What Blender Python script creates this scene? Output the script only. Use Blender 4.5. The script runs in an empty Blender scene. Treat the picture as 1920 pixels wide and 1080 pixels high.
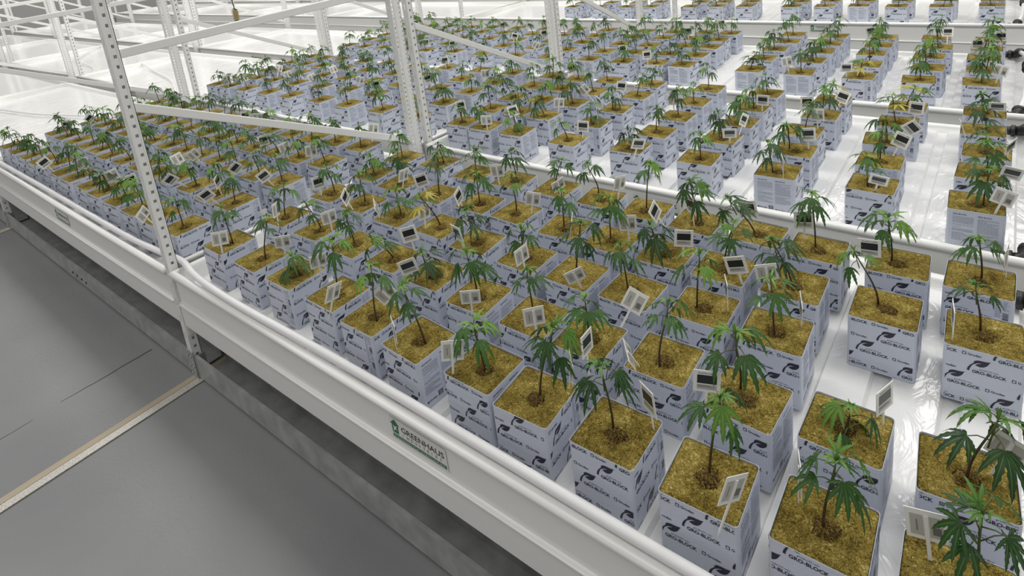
import bpy, bmesh, math, random
from mathutils import Vector, Matrix, noise
import numpy as np
C = bpy.context.scene.collection
SC = bpy.context.scene
PI = math.pi
# ---------------- camera ----------------
CAM = Vector((0.21784, -1.66744, 1.25506))
Rr = [[0.7701501, 0.6261576, -0.1216365], [0.0633437, -0.2648285, -0.9622128], [-0.6347096, 0.7333434, -0.2436209]]
cam = bpy.data.cameras.new('camera'); camo = bpy.data.objects.new('camera', cam); C.objects.link(camo)
m = Matrix.Identity(4)
for i in range(3):
    m[i][0] = Rr[0][i]; m[i][1] = -Rr[1][i]; m[i][2] = -Rr[2][i]; m[i][3] = CAM[i]
camo.matrix_world = m
cam.sensor_width = 36; cam.sensor_fit = 'HORIZONTAL'
cam.lens = 1169.5072/1920*36
cam.shift_x = (960-919.766)/1920; cam.shift_y = (132.735-540)/1920
cam.clip_start = .02; cam.clip_end = 100
SC.camera = camo
# ---------------- light ----------------
SC.view_settings.view_transform = 'Standard'; SC.view_settings.look = 'None'
SC.view_settings.gamma = 1; SC.view_settings.use_curve_mapping = False
SC.view_settings.exposure = EXPO = 0.12
w = bpy.data.worlds.new('world'); SC.world = w; w.use_nodes = True
w.node_tree.nodes['Background'].inputs[0].default_value = (1, .985, .96, 1)
w.node_tree.nodes['Background'].inputs[1].default_value = .39
# rows of ceiling panels above the benches
def area(x, y, z, sx, sy, e, name='ceiling_light'):
    l = bpy.data.lights.new(name, 'AREA'); l.shape = 'RECTANGLE'; l.size = sx; l.size_y = sy; l.energy = e; l.color = (1, .985, .955)
    o = bpy.data.objects.new(name, l); C.objects.link(o); o.location = (x, y, z); return o
for yy, e in ((.9, 44), (3.7, 44), (7.0, 36)):
    for xx in (-14, -10.2, -6.4, -2.6, 1.2):
        area(xx, yy, 3.3, 2.8, 1.3, e)
for xx in (-6.4, -2.6, 1.2):
    area(xx, -2.3, 3.3, 2.6, 1.4, 19)
# ---------------- helpers ----------------
def mat(name, col, rough=.5, metal=0., spec=.5, **k):
    M = bpy.data.materials.new(name); M.use_nodes = True
    b = M.node_tree.nodes['Principled BSDF']
    b.inputs['Base Color'].default_value = (*col, 1); b.inputs['Roughness'].default_value = rough
    b.inputs['Metallic'].default_value = metal; b.inputs['Specular IOR Level'].default_value = spec
    for kk, v in k.items(): b.inputs[kk].default_value = v
    return M
def N(M, t, **k):
    n = M.node_tree.nodes.new(t)
    for a, v in k.items(): setattr(n, a, v)
    return n
def L(M, a, b): M.node_tree.links.new(a, b)
def bs(M): return M.node_tree.nodes['Principled BSDF']
def coords(M, scale=(1, 1, 1), rnd=False):
    tc = N(M, 'ShaderNodeTexCoord'); mp = N(M, 'ShaderNodeMapping'); mp.inputs['Scale'].default_value = scale
    L(M, tc.outputs['Object'], mp.inputs['Vector'])
    if rnd:
        oi = N(M, 'ShaderNodeObjectInfo'); ml = N(M, 'ShaderNodeMath', operation='MULTIPLY'); ml.inputs[1].default_value = 40
        L(M, oi.outputs['Random'], ml.inputs[0]); cx = N(M, 'ShaderNodeCombineXYZ')
        for i in range(3): L(M, ml.outputs[0], cx.inputs[i])
        L(M, cx.outputs[0], mp.inputs['Location'])
    return mp.outputs[0]
def tex(M, vec, scale, detail=3, dist=0., rough=.5):
    n = N(M, 'ShaderNodeTexNoise'); n.inputs['Scale'].default_value = scale; n.inputs['Detail'].default_value = detail
    n.inputs['Distortion'].default_value = dist; n.inputs['Roughness'].default_value = rough; L(M, vec, n.inputs['Vector']); return n
def ramp(M, fac, stops):
    r = N(M, 'ShaderNodeValToRGB'); e = r.color_ramp.elements
    while len(e) < len(stops): e.new(.5)
    for i, (p, c) in enumerate(stops): e[i].position = p; e[i].color = (*c, 1)
    L(M, fac, r.inputs[0]); return r
def bump(M, h, strength, dist=.01, prev=None):
    b = N(M, 'ShaderNodeBump'); b.inputs['Strength'].default_value = strength; b.inputs['Distance'].default_value = dist
    L(M, h, b.inputs['Height'])
    if prev: L(M, prev.outputs[0], b.inputs['Normal'])
    L(M, b.outputs[0], bs(M).inputs['Normal']); return b
def tag(o, label=None, cat=None, group=None, kind=None):
    if label: o['label'] = label
    if cat: o['category'] = cat
    if group: o['group'] = group
    if kind: o['kind'] = kind
    return o
def empty(name, loc=(0, 0, 0), rz=0):
    o = bpy.data.objects.new(name, None); C.objects.link(o); o.location = loc; o.rotation_euler = (0, 0, rz); o.empty_display_size = .05; return o
class MB:
    def __init__(s): s.v = []; s.f = []; s.mi = []; s.sm = []; s.uv = {}
    def add(s, vs, fs, mi=0, smooth=False):
        o = len(s.v); s.v += [tuple(v) for v in vs]
        for f in fs: s.f.append(tuple(i+o for i in f)); s.mi.append(mi); s.sm.append(smooth)
    def box(s, x0, x1, y0, y1, z0, z1, mi=0):
        s.add([(x0,y0,z0),(x1,y0,z0),(x1,y1,z0),(x0,y1,z0),(x0,y0,z1),(x1,y0,z1),(x1,y1,z1),(x0,y1,z1)],
              [(0,3,2,1),(4,5,6,7),(0,1,5,4),(1,2,6,5),(2,3,7,6),(3,0,4,7)], mi)
    def bar(s, a, b, w, h, mi=0, side=None):      # rectangular bar from a to b
        a = Vector(a); b = Vector(b); d = (b-a).normalized(); sd = Vector(side) if side else d.cross(Vector((0,0,1)))
        if sd.length < 1e-4: sd = Vector((1,0,0))
        sd = sd.normalized(); up = sd.cross(d).normalized(); vs = []
        for p in (a, b):
            for i, j in ((-1,-1),(1,-1),(1,1),(-1,1)): vs.append(p+sd*i*w/2+up*j*h/2)
        s.add(vs, [(0,3,2,1),(4,5,6,7),(0,1,5,4),(1,2,6,5),(2,3,7,6),(3,0,4,7)], mi)
    def tube(s, pts, r, n=8, mi=0, cap=True):
        pts = [Vector(p) for p in pts]; k = len(pts); rs = r if isinstance(r, (list, tuple)) else [r]*k
        d0 = (pts[1]-pts[0]).normalized(); u = d0.orthogonal().normalized(); vs = []; fs = []
        for i, p in enumerate(pts):
            d = (pts[min(i+1, k-1)]-pts[max(i-1, 0)]).normalized(); u = (u-d*u.dot(d)).normalized(); w_ = d.cross(u)
            for j in range(n): a = 2*PI*j/n; vs.append(p+(u*math.cos(a)+w_*math.sin(a))*rs[i])
        for i in range(k-1):
            for j in range(n): fs.append((i*n+j, i*n+(j+1)%n, (i+1)*n+(j+1)%n, (i+1)*n+j))
        if cap: fs.append(tuple(range(n))[::-1]); fs.append(tuple((k-1)*n+j for j in range(n)))
        s.add(vs, fs, mi, True)
    def mesh(s, name, mats):
        me = bpy.data.meshes.new(name); me.from_pydata(s.v, [], s.f)
        for q in mats: me.materials.append(q)
        me.polygons.foreach_set('material_index', s.mi); me.polygons.foreach_set('use_smooth', s.sm)
        if s.uv:
            ul = me.uv_layers.new(name='UVMap')
            for lp in me.loops: ul.data[lp.index].uv = s.uv.get(lp.vertex_index, (0, 0))
        me.update(); return me
def ob(name, me, parent=None, loc=(0, 0, 0), rot=(0, 0, 0)):
    o = bpy.data.objects.new(name, me); C.objects.link(o); o.location = loc; o.rotation_euler = rot
    if parent: o.parent = parent
    return o
def bevel(o, w_=.002, seg=2):
    b = o.modifiers.new('bevel', 'BEVEL'); b.width = w_; b.segments = seg; b.limit_method = 'ANGLE'; b.angle_limit = .7
    return o
# text -> list of (verts, faces) in 2D
TXT = {}
def text2d(s, size=1., bold=0.):
    key = (s, bold)
    if key not in TXT:
        cu = bpy.data.curves.new('t', 'FONT'); cu.body = s; cu.resolution_u = 2; cu.offset = bold; cu.size = 1
        o = bpy.data.objects.new('t', cu); C.objects.link(o)
        dg = bpy.context.evaluated_depsgraph_get(); me = bpy.data.meshes.new_from_object(o.evaluated_get(dg))
        vs = [(v.co.x, v.co.y) for v in me.vertices]; fs = [tuple(p.vertices) for p in me.polygons]
        x0 = min(v[0] for v in vs); vs = [(x-x0, y) for x, y in vs]; wd = max(v[0] for v in vs)
        bpy.data.objects.remove(o); bpy.data.curves.remove(cu); bpy.data.meshes.remove(me)
        TXT[key] = (vs, fs, wd)
    vs, fs, wd = TXT[key]
    return [(x*size, y*size) for x, y in vs], fs, wd*size
# ---------------- materials ----------------
M_white = mat('white_powder_coat', (.78, .78, .76), .38)
t = tex(M_white, coords(M_white), 260, 2); bump(M_white, t.outputs[0], .12, .002)
M_hole = mat('shadowed_slot', (.03, .03, .035), .8)
M_tray = mat('white_tray_plastic', (.84, .84, .815), .22, spec=.55)
v = coords(M_tray, (1, 1, 1)); t = tex(M_tray, v, 7, 3, .8); b1 = bump(M_tray, t.outputs[0], .10, .012)
M_film = mat('glossy_white_tray_film', (.83, .83, .82), .11, spec=.8)
v = coords(M_film, (1.0, .55, 1)); t = tex(M_film, v, 9, 3, 2.2, .55); t2 = tex(M_film, v, 34, 2, .8)
b1 = bump(M_film, t.outputs[0], .26, .016); b2 = bump(M_film, t2.outputs[0], .07, .005, b1)
t3 = tex(M_film, coords(M_film, (6, .8, 1)), 2.2, 4, .4); r3 = ramp(M_film, t3.outputs[0], [(.0, (.84, .84, .83)), (.68, (.83, .83, .82)), (.80, (.74, .70, .66))])
L(M_film, r3.outputs[0], bs(M_film).inputs['Base Color'])
M_galv = mat('galvanised_steel', (.5, .51, .51), .45, .35)
t = tex(M_galv, coords(M_galv), 14, 4); r = ramp(M_galv, t.outputs[0], [(.3, (.33, .34, .33)), (.7, (.50, .51, .50))]); L(M_galv, r.outputs[0], bs(M_galv).inputs['Base Color'])
M_bolt = mat('bolt_steel', (.5, .5, .5), .3, .9)
M_floor = mat('grey_epoxy_floor', (.25, .255, .26), .36, spec=.5)
v = coords(M_floor); t = tex(M_floor, v, 90, 2, .3); t2 = tex(M_floor, v, 1.6, 4); t4 = tex(M_floor, v, 420, 1)
bb = bump(M_floor, t.outputs[0], .16, .004); bump(M_floor, t4.outputs[0], .10, .001, bb)
r = ramp(M_floor, t2.outputs[0], [(.3, (.205, .21, .216)), (.7, (.255, .258, .262))]); L(M_floor, r.outputs[0], bs(M_floor).inputs['Base Color'])
M_seam = mat('dirty_floor_joint', (.085, .085, .065), .8)
M_rail = mat('worn_rail_steel', (.62, .60, .55), .4, .35)
t = tex(M_rail, coords(M_rail), 220, 2); r = ramp(M_rail, t.outputs[0], [(.35, (.44, .42, .38)), (.65, (.72, .70, .65))]); L(M_rail, r.outputs[0], bs(M_rail).inputs['Base Color'])
M_grout = mat('beige_rail_grout', (.44, .37, .27), .8)
M_wrap = mat('pale_blue_wrapper', (.54, .575, .665), .42, spec=.4)
v = coords(M_wrap, (1, 1, 9), True); t = tex(M_wrap, v, 4, 3, .6); bump(M_wrap, t.outputs[0], .3, .006)
M_print = mat('navy_black_print', (.012, .014, .03), .45)
M_fine = mat('fine_grey_print', (.20, .23, .31), .5)
M_rw = mat('rockwool', (.30, .2, .05), .95, spec=.1)
v = coords(M_rw, (1, 1, 1), True)
t = tex(M_rw, v, 170, 5, 1.6, .66); t2 = tex(M_rw, v, 20, 3, .6); wv = tex(M_rw, v, 480, 2, 2.0)
mx = N(M_rw, 'ShaderNodeMath', operation='MULTIPLY_ADD'); mx.inputs[1].default_value = .28; L(M_rw, t2.outputs[0], mx.inputs[0])
m2 = N(M_rw, 'ShaderNodeMath', operation='MULTIPLY'); m2.inputs[1].default_value = .72; L(M_rw, t.outputs[0], m2.inputs[0]); L(M_rw, m2.outputs[0], mx.inputs[2])
r = ramp(M_rw, mx.outputs[0], [(.37, (.045, .031, .008)), (.455, (.155, .112, .022)), (.545, (.30, .225, .05)), (.66, (.62, .53, .21))])
L(M_rw, r.outputs[0], bs(M_rw).inputs['Base Color'])
b1 = bump(M_rw, t.outputs[0], .8, .0035); bump(M_rw, wv.outputs[0], .5, .002, b1)
M_rwd = mat('damp_rockwool_plug', (.14, .085, .02), .95, spec=.1)
t = tex(M_rwd, coords(M_rwd, (1, 1, 1), True), 150, 4, 2); r = ramp(M_rwd, t.outputs[0], [(.38, (.035, .022, .008)), (.52, (.14, .09, .024)), (.68, (.36, .26, .08))])
L(M_rwd, r.outputs[0], bs(M_rwd).inputs['Base Color']); bump(M_rwd, t.outputs[0], 1, .008)
def leafmat(name, dark, mid, vein):
    M = mat(name, mid, .42, spec=.4)
    uv = N(M, 'ShaderNodeUVMap'); sx = N(M, 'ShaderNodeSeparateXYZ'); L(M, uv.outputs[0], sx.inputs[0])
    a = N(M, 'ShaderNodeMath', operation='SUBTRACT'); a.inputs[1].default_value = .5; L(M, sx.outputs[0], a.inputs[0])
    c = N(M, 'ShaderNodeMath', operation='ABSOLUTE'); L(M, a.outputs[0], c.inputs[0])
    oi = N(M, 'ShaderNodeObjectInfo'); t = tex(M, coords(M, (1, 1, 1), True), 26, 2)
    ad = N(M, 'ShaderNodeMath', operation='MULTIPLY_ADD'); ad.inputs[1].default_value = .7; L(M, oi.outputs['Random'], ad.inputs[0])
    h = N(M, 'ShaderNodeMath', operation='MULTIPLY'); h.inputs[1].default_value = .5; L(M, t.outputs[0], h.inputs[0]); L(M, h.outputs[0], ad.inputs[2])
    r = ramp(M, ad.outputs[0], [(.15, dark), (.95, mid)])
    r2 = ramp(M, c.outputs[0], [(.03, (1, 1, 1)), (.075, (0, 0, 0))])
    mxn = N(M, 'ShaderNodeMixRGB'); L(M, r2.outputs[0], mxn.inputs[0]); L(M, r.outputs[0], mxn.inputs[1]); mxn.inputs[2].default_value = (*vein, 1)
    L(M, mxn.outputs[0], bs(M).inputs['Base Color'])
    # thin leaf lets some light through
    out = M.node_tree.nodes['Material Output']; tr = N(M, 'ShaderNodeBsdfTranslucent'); L(M, mxn.outputs[0], tr.inputs[0])
    ms = N(M, 'ShaderNodeMixShader'); ms.inputs[0].default_value = .22; L(M, bs(M).outputs[0], ms.inputs[1]); L(M, tr.outputs[0], ms.inputs[2]); L(M, ms.outputs[0], out.inputs[0])
    return M
M_leaf = leafmat('leaf_green', (.014, .047, .012), (.055, .15, .024), (.09, .19, .05))
M_young = leafmat('young_leaf_green', (.05, .15, .02), (.17, .33, .04), (.22, .37, .08))
M_yellow = leafmat('yellowing_leaf', (.26, .25, .03), (.48, .42, .05), (.55, .5, .15))
M_stem = mat('stem_brown_green', (.05, .045, .02), .5)
v = coords(M_stem); sx = N(M_stem, 'ShaderNodeSeparateXYZ'); L(M_stem, v, sx.inputs[0])
r = ramp(M_stem, sx.outputs[2], [(.145, (.075, .030, .018)), (.20, (.045, .034, .016)), (.29, (.085, .13, .03))]); L(M_stem, r.outputs[0], bs(M_stem).inputs['Base Color'])
M_petiole = mat('petiole_green', (.09, .12, .03), .5)
M_card = mat('white_tag_plastic', (.80, .80, .76), .35)
M_cardb = mat('tag_black_panel', (.012, .014, .012), .3)
M_cardg = mat('tag_grey_panel', (.46, .45, .41), .4)
M_cardt = mat('tag_print_grey', (.16, .155, .14), .5)
M_rubber = mat('black_rubber', (.018, .017, .017), .35)
M_hose = mat('white_hose', (.80, .80, .80), .32)
M_green = mat('sticker_green', (.018, .16, .055), .4)
M_stick = mat('sticker_white', (.74, .74, .71), .35)
M_ink = mat('sticker_black', (.02, .02, .02), .4)
M_wall = mat('grey_wall_paint', (.66, .65, .63), .7)
M_coil = mat('coil_brass', (.42, .34, .16), .4, .5)
# ---------------- printed wrapper ----------------
HB = .150; WB = .150; RC = .008
def clip2d(bm, x0, x1, y0, y1):
    for co, no in (((x0,0,0),(-1,0,0)), ((x1,0,0),(1,0,0)), ((0,y0,0),(0,-1,0)), ((0,y1,0),(0,1,0))):
        bmesh.ops.bisect_plane(bm, geom=bm.verts[:]+bm.edges[:]+bm.faces[:], plane_co=co, plane_no=no, clear_outer=True, dist=1e-6)
class P2:                                   # flat print in face coordinates (metres)
    def __init__(s): s.p = []
    def add(s, vs, fs, mi, dx=0, dy=0): s.p.append(([(x+dx, y+dy) for x, y in vs], fs, mi))
    def text(s, str_, x, y, size, mi=1, bold=0., rot=False):
        vs, fs, wd = text2d(str_, size, bold)
        if rot: vs = [(-q, p) for p, q in vs]
        s.add(vs, fs, mi, x, y)
    def rect(s, x0, x1, y0, y1, mi): s.add([(x0,y0),(x1,y0),(x1,y1),(x0,y1)], [(0,1,2,3)], mi)
def strip(pts, ws):                         # 2D stroke
    vs = []; n = len(pts)
    for i, (x, y) in enumerate(pts):
        a = pts[max(i-1, 0)]; b = pts[min(i+1, n-1)]; dx, dy = b[0]-a[0], b[1]-a[1]; l = math.hypot(dx, dy)
        vs += [(x-dy/l*ws[i], y+dx/l*ws[i]), (x+dy/l*ws[i], y-dx/l*ws[i])]
    return vs, [(2*i, 2*i+1, 2*i+3, 2*i+2) for i in range(n-1)]
def logo(P_, X_, Y_, k=1.2):                # leaf with its curved stem, plus the words around it
    p = P2(); x = y = 0
    leaf = [(.0012, .0045), (.0004, .0085), (.0018, .0118), (.0050, .0140), (.0100, .0150), (.0160, .0151), (.0210, .0156), (.0262, .0168), (.0240, .0135), (.0225, .0095), (.0195, .0050), (.0155, .0018), (.0105, .0004), (.0060, .0014), (.0030, .0030)]
    p.add(leaf, [tuple(range(len(leaf)))], 1, x, y)
    vs, fs = strip([(-.0072, -.0125), (-.0060, -.0060), (-.0036, -.0008), (-.0006, .0034), (.0012, .0060)], [.0019, .0018, .0016, .0014, .0010])
    p.add(vs, fs, 1, x, y)
    vs, fs = strip([(-.0022, -.0020), (.0012, .0030), (.0062, .0072), (.0120, .0092)], [.0007, .0009, .0007, .0002]); p.add(vs, fs, 0, x, y)
    p.text('grodan101.com', x+.010, y-.0060, .0046)
    p.text('GRO-BLOCK', x-.0010, y-.0150, .0090, 1, .030)
    q = (x-.018, y+.022)
    p.rect(q[0], q[0]+.0062, q[1]-.001, q[1]+.0055, 1); p.rect(q[0]+.0012, q[0]+.005, q[1]+.0004, q[1]+.0042, 0)
    p.rect(q[0]+.0022, q[0]+.004, q[1]+.0012, q[1]+.0024, 1)
    p.text('Grodan', q[0]+.0085, q[1]-.0002, .0068, 1, .02)
    for vs, fs, mi in p.p: P_.add([(a*k, c*k) for a, c in vs], fs, mi, X_, Y_)
def pattern(p, ox, oy, x1=.15):
    for i in range(-4, 6):
        for j in range(-4, 6):
            x = ox+.047*i+.092*j; y = oy-.086*i-.043*j
            if -.06 < x < x1+.03 and -.03 < y < .17: logo(p, x, y)
rp = random.Random(3)
def finecol(p, x0, x1, y0, y1, lh=.0036):
    y = y1
    while y > y0:
        if rp.random() < .14: y -= lh; continue
        x = x0
        e = x1 if rp.random() < .75 else x0+(x1-x0)*rp.uniform(.4, .9)
        while x < e:
            l = rp.uniform(.003, .009); p.rect(x, min(x+l, e), y, y+lh*.36, 2); x += l+.0012
        y -= lh
def bars(p, x0, x1, y0, y1, vert=True):
    x = x0
    while x < x1:
        l = rp.choice((.0005, .0008, .0013)); p.rect(x, min(x+l, x1), y0, y1, 1); x += l+rp.choice((.0006, .0010))
def wrapper_mesh(seed):
    mb = MB(); n = 4
    ring = []
    for cx_, cy_, a0 in ((1, -1, -PI/2), (1, 1, 0), (-1, 1, PI/2), (-1, -1, PI)):
        for k in range(n+1):
            a = a0+PI/2*k/n; h = WB/2-RC; ring.append((cx_*h+RC*math.cos(a), cy_*h+RC*math.sin(a)))
    m_ = len(ring)
    lv = [(1.0, 0.0), (1.0, .002), (1.0, HB-.001), (.997, HB), (.988, HB), (.986, HB-.006)]
    vs = [(x*s_, y*s_, z) for s_, z in lv for x, y in ring]; fs = []
    for i in range(len(lv)-1):
        for j in range(m_): fs.append((i*m_+j, i*m_+(j+1) % m_, (i+1)*m_+(j+1) % m_, (i+1)*m_+j))
    fs.append(tuple(range(m_))[::-1]); mb.add(vs, fs, 0, False)
    for f in range(4):
        p = P2()
        if f == 0: pattern(p, .018+seed*.013, .090-seed*.02)
        elif f == 1:
            pattern(p, .030-seed*.02, .104, .11)
        elif f == 2: pattern(p, .012+seed*.03, .066)
        else:
            for c0 in (.016, .080):
                p.text('GRO-BLOCK', c0, .133, .0062, 1, .02); finecol(p, c0, c0+.054, .040, .126)
            p.text('Grodan', .024, .018, .0085, 1, .02); p.rect(.016, .022, .0175, .0235, 1)
            bars(p, .056, .074, .016, .032); p.text('Grodan', .088, .014, .0085, 1, .02); p.rect(.080, .086, .0135, .0195, 1)
        lim = .144
        if f == 1:
            lim = .106
        for vs2, fs2, mi in p.p:
            xs = [q[0] for q in vs2]; ys = [q[1] for q in vs2]
            if max(xs) < .006 or min(xs) > lim or max(ys) < .003 or min(ys) > .149: continue
            vv, ff = vs2, fs2
            if min(xs) < .006 or max(xs) > lim or min(ys) < .003 or max(ys) > .149:
                bm = bmesh.new(); bv = [bm.verts.new((x, y, 0)) for x, y in vs2]
                for q in fs2:
                    try: bm.faces.new([bv[i] for i in q])
                    except ValueError: pass
                clip2d(bm, .006, lim, .003, .149); bm.verts.index_update()
                vv = [(q.co.x, q.co.y) for q in bm.verts]; ff = [tuple(q.index for q in g.verts) for g in bm.faces]; bm.free()
            place_print(mb, f, vv, ff, mi, .0004 if mi else .0006)
        if f == 1:                          # vertical small print and a barcode along one edge
            q = P2(); finecol(q, .112, .124, .012, .142, .0045)
            for yy in (.04, .09): bars_v(q, .127, .139, yy, yy+.022)
            finecol(q, .127, .139, .066, .086, .0045); finecol(q, .127, .139, .012, .034, .0045); finecol(q, .127, .139, .118, .142, .0045)
            for vs2, fs2, mi in q.p: place_print(mb, f, vs2, fs2, mi, .0004)
    return mb.mesh('wrapper_%d' % seed, [M_wrap, M_print, M_fine])
def bars_v(p, x0, x1, y0, y1):
    y = y0
    while y < y1:
        l = rp.choice((.0005, .0008, .0013)); p.rect(x0, x1, y, min(y+l, y1), 1); y += l+rp.choice((.0006, .0010))
def place_print(mb, f, vv, ff, mi, off):
    h = WB/2+off; out = []
    for x, y in vv:
        u = x-WB/2
        out.append(((u, -h, y), (h, u, y), (-u, h, y), (-h, -u, y))[f])
    mb.add(out, ff, mi)
WR = [wrapper_mesh(s) for s in range(3)]
def wool_mesh(seed):
    r_ = random.Random(seed); n = 34; h = .0730; mb = MB(); zt = HB-.0030; vs = []; ox = r_.uniform(0, 50)
    px, py = r_.uniform(-.004, .004), r_.uniform(-.004, .004)
    for j in range(n+1):
        for i in range(n+1):
            x = (i/n*2-1)*h; y = (j/n*2-1)*h
            ax, ay = abs(x)-(h-.007), abs(y)-(h-.007)
            if ax > 0 and ay > 0:
                l = math.hypot(ax, ay)
                if l > .007: x = math.copysign(h-.007+ax/l*.007, x); y = math.copysign(h-.007+ay/l*.007, y)
            z = zt+.0005*noise.noise(Vector((x*50+ox, y*50, 0)))+.0007*noise.noise(Vector((x*170+ox, y*170, 3)))
            d = math.hypot(x-px, y-py)*(1+.25*noise.noise(Vector((x*45+ox, y*45, 9))))
            z -= .0075*math.exp(-((d-.0225)/.005)**2); z += .005*math.exp(-(d/.014)**2); z += .0016*noise.noise(Vector((x*260+ox, y*260, 5)))*math.exp(-(d/.035)**2)
            vs.append((x, y, z))
    fs = []; mi = []
    for j in range(n):
        for i in range(n):
            a = j*(n+1)+i; fs.append((a, a+1, a+n+2, a+n+1)); c = (Vector(vs[a])+Vector(vs[a+n+2]))/2
            d = math.hypot(c.x-px, c.y-py)*(1+.35*noise.noise(Vector((c.x*60+ox, c.y*60, 9)))); mi.append(1 if d < .023 else 0)
    # skirt down into the wrapper
    edge = [i for i in range(n+1)]+[k*(n+1)+n for k in range(1, n+1)]+[n*(n+1)+i for i in range(n-1, -1, -1)]+[k*(n+1) for k in range(n-1, 0, -1)]
    b0 = len(vs); vs += [(vs[e][0], vs[e][1], .004) for e in edge]; ne = len(edge)
    for k in range(ne): fs.append((edge[k], b0+k, b0+(k+1) % ne, edge[(k+1) % ne])); mi.append(0)
    mb.v = vs; mb.f = fs; mb.mi = mi; mb.sm = [True]*(n*n)+[False]*ne
    return mb.mesh('rockwool_%d' % seed, [M_rw, M_rwd])
RWM = [wool_mesh(s) for s in range(5)]
# ---------------- foliage ----------------
def leaflet(mb, o, d, nrm, Lh, wd, droop, mi, r_, cup=.25):
    n = 11; o = Vector(o); d = Vector(d).normalized(); nrm = Vector(nrm).normalized(); p = o.copy(); vs = []
    side = d.cross(nrm).normalized()
    for i in range(n+1):
        t = i/n
        prof = (math.sin(PI*min(1, t**.75))**.85 if t < 1 else 0)*(1 if t < .97 else .2)
        w_ = wd*max(.02, prof)*(1.0 if i % 2 else .70)
        up = side.cross(d).normalized()
        vs += [p+side*w_+up*w_*cup, p.copy(), p-side*w_+up*w_*cup]
        d = (d+Vector((0, 0, -1))*droop/n).normalized(); p = p+d*Lh/n
    fs = []
    for i in range(n): a = 3*i; fs += [(a, a+1, a+4, a+3), (a+1, a+2, a+5, a+4)]
    b = len(mb.v); mb.add(vs, fs, mi, True)
    for i in range(n+1):
        for k, u in enumerate((0, .5, 1)): mb.uv[b+3*i+k] = (u, i/n)
def palm(mb, o, az, elev, pet, Lh, k, mi, r_, droop, tilt):
    out = Vector((math.cos(az), math.sin(az), 0)); p0 = Vector(o)
    d = out*math.cos(elev)+Vector((0, 0, math.sin(elev)))
    p1 = p0+d*pet*.6; p2 = p1+(d*.7+Vector((0, 0, -.35))).normalized()*pet*.4
    mb.tube([p0, p1, p2], [.0011, .0010, .0008], 5, 3)
    fd = (out*math.cos(tilt)+Vector((0, 0, -math.sin(tilt)))).normalized()   # direction of the middle leaflet
    nr = (Vector((0, 0, 1))*math.cos(tilt)+out*math.sin(tilt)).normalized()
    for i in range(k):
        a = (i-(k-1)/2)/((k-1)/2)
        an = a*r_.uniform(1.55, 1.95)*(.75 if k <= 5 else 1); s = fd.cross(nr)
        dd = fd*math.cos(an)+s*math.sin(an)
        f_ = 1-.52*abs(a)**1.6
        leaflet(mb, p2, dd, nr, Lh*f_*r_.uniform(.92, 1.06), Lh*f_*.080+.0010, droop*r_.uniform(.8, 1.25), mi, r_)
def foliage_mesh(seed):
    r_ = random.Random(100+seed); mb = MB(); style = seed % 6
    nl = r_.choice((4, 5, 5, 6)); a0 = r_.uniform(0, 6.28)
    for i in range(nl):
        az = a0+i*2.4+r_.uniform(-.3, .3); z = -.004-.010*i+.006*r_.random(); big = .052+.026*r_.random()
        drp = (.6, 1.1, 1.5, .8, 1.2, .5)[style]; mi = 0
        if seed in (5, 11) and i in (1, 3): mi = 2
        if i < 2 and seed not in (5, 11): mi = 0 if r_.random() < .7 else 1
        palm(mb, (0, 0, z), az, r_.uniform(.1, .7), .026+.014*r_.random(), big, r_.choice((5, 7, 7)), mi, r_, drp, r_.uniform(.15, .95) if style != 5 else r_.uniform(-.1, .4))
    for i in range(3):                       # new growth at the tip
        az = a0+i*2.1+r_.uniform(.6, 1.4); palm(mb, (0, 0, .004), az, r_.uniform(.8, 1.3), .007+.007*r_.random(), .020+.018*r_.random(), r_.choice((3, 5)), 1, r_, .7, r_.uniform(-.9, .3))
    for i in range(4):
        az = r_.uniform(0, 6.28); leaflet(mb, (0, 0, .004), (math.cos(az)*.35, math.sin(az)*.35, 1), (math.cos(az), math.sin(az), 0), .020, .0028, .2, 1, r_)
    mb.tube([(0, 0, -.055), (0, 0, .006)], [.0016, .0013], 5, 3)
    return mb.mesh('foliage_%d' % seed, [M_leaf, M_young, M_yellow, M_petiole])
FO = [foliage_mesh(s) for s in range(14)]
def stem_mesh(bx, by, dx, dy, dz):
    mb = MB(); p0 = Vector((bx, by, HB-.008)); p3 = Vector((bx+dx, by+dy, HB+dz)); pts = []
    h = p3-p0; side = Vector((-h.y, h.x, 0))*.25
    c1 = p0+Vector((0, 0, h.z*.42))+Vector((dx, dy, 0))*.10+side; c2 = p0+Vector((dx, dy, h.z))*.72-side*.5
    for i in range(10):
        t = i/9; u = 1-t; pts.append(p0*u**3+c1*3*u*u*t+c2*3*u*t*t+p3*t**3)
    mb.tube(pts, [.0028-.0013*i/9 for i in range(10)], 7, 0)
    return mb.mesh('stem', [M_stem])
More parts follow.
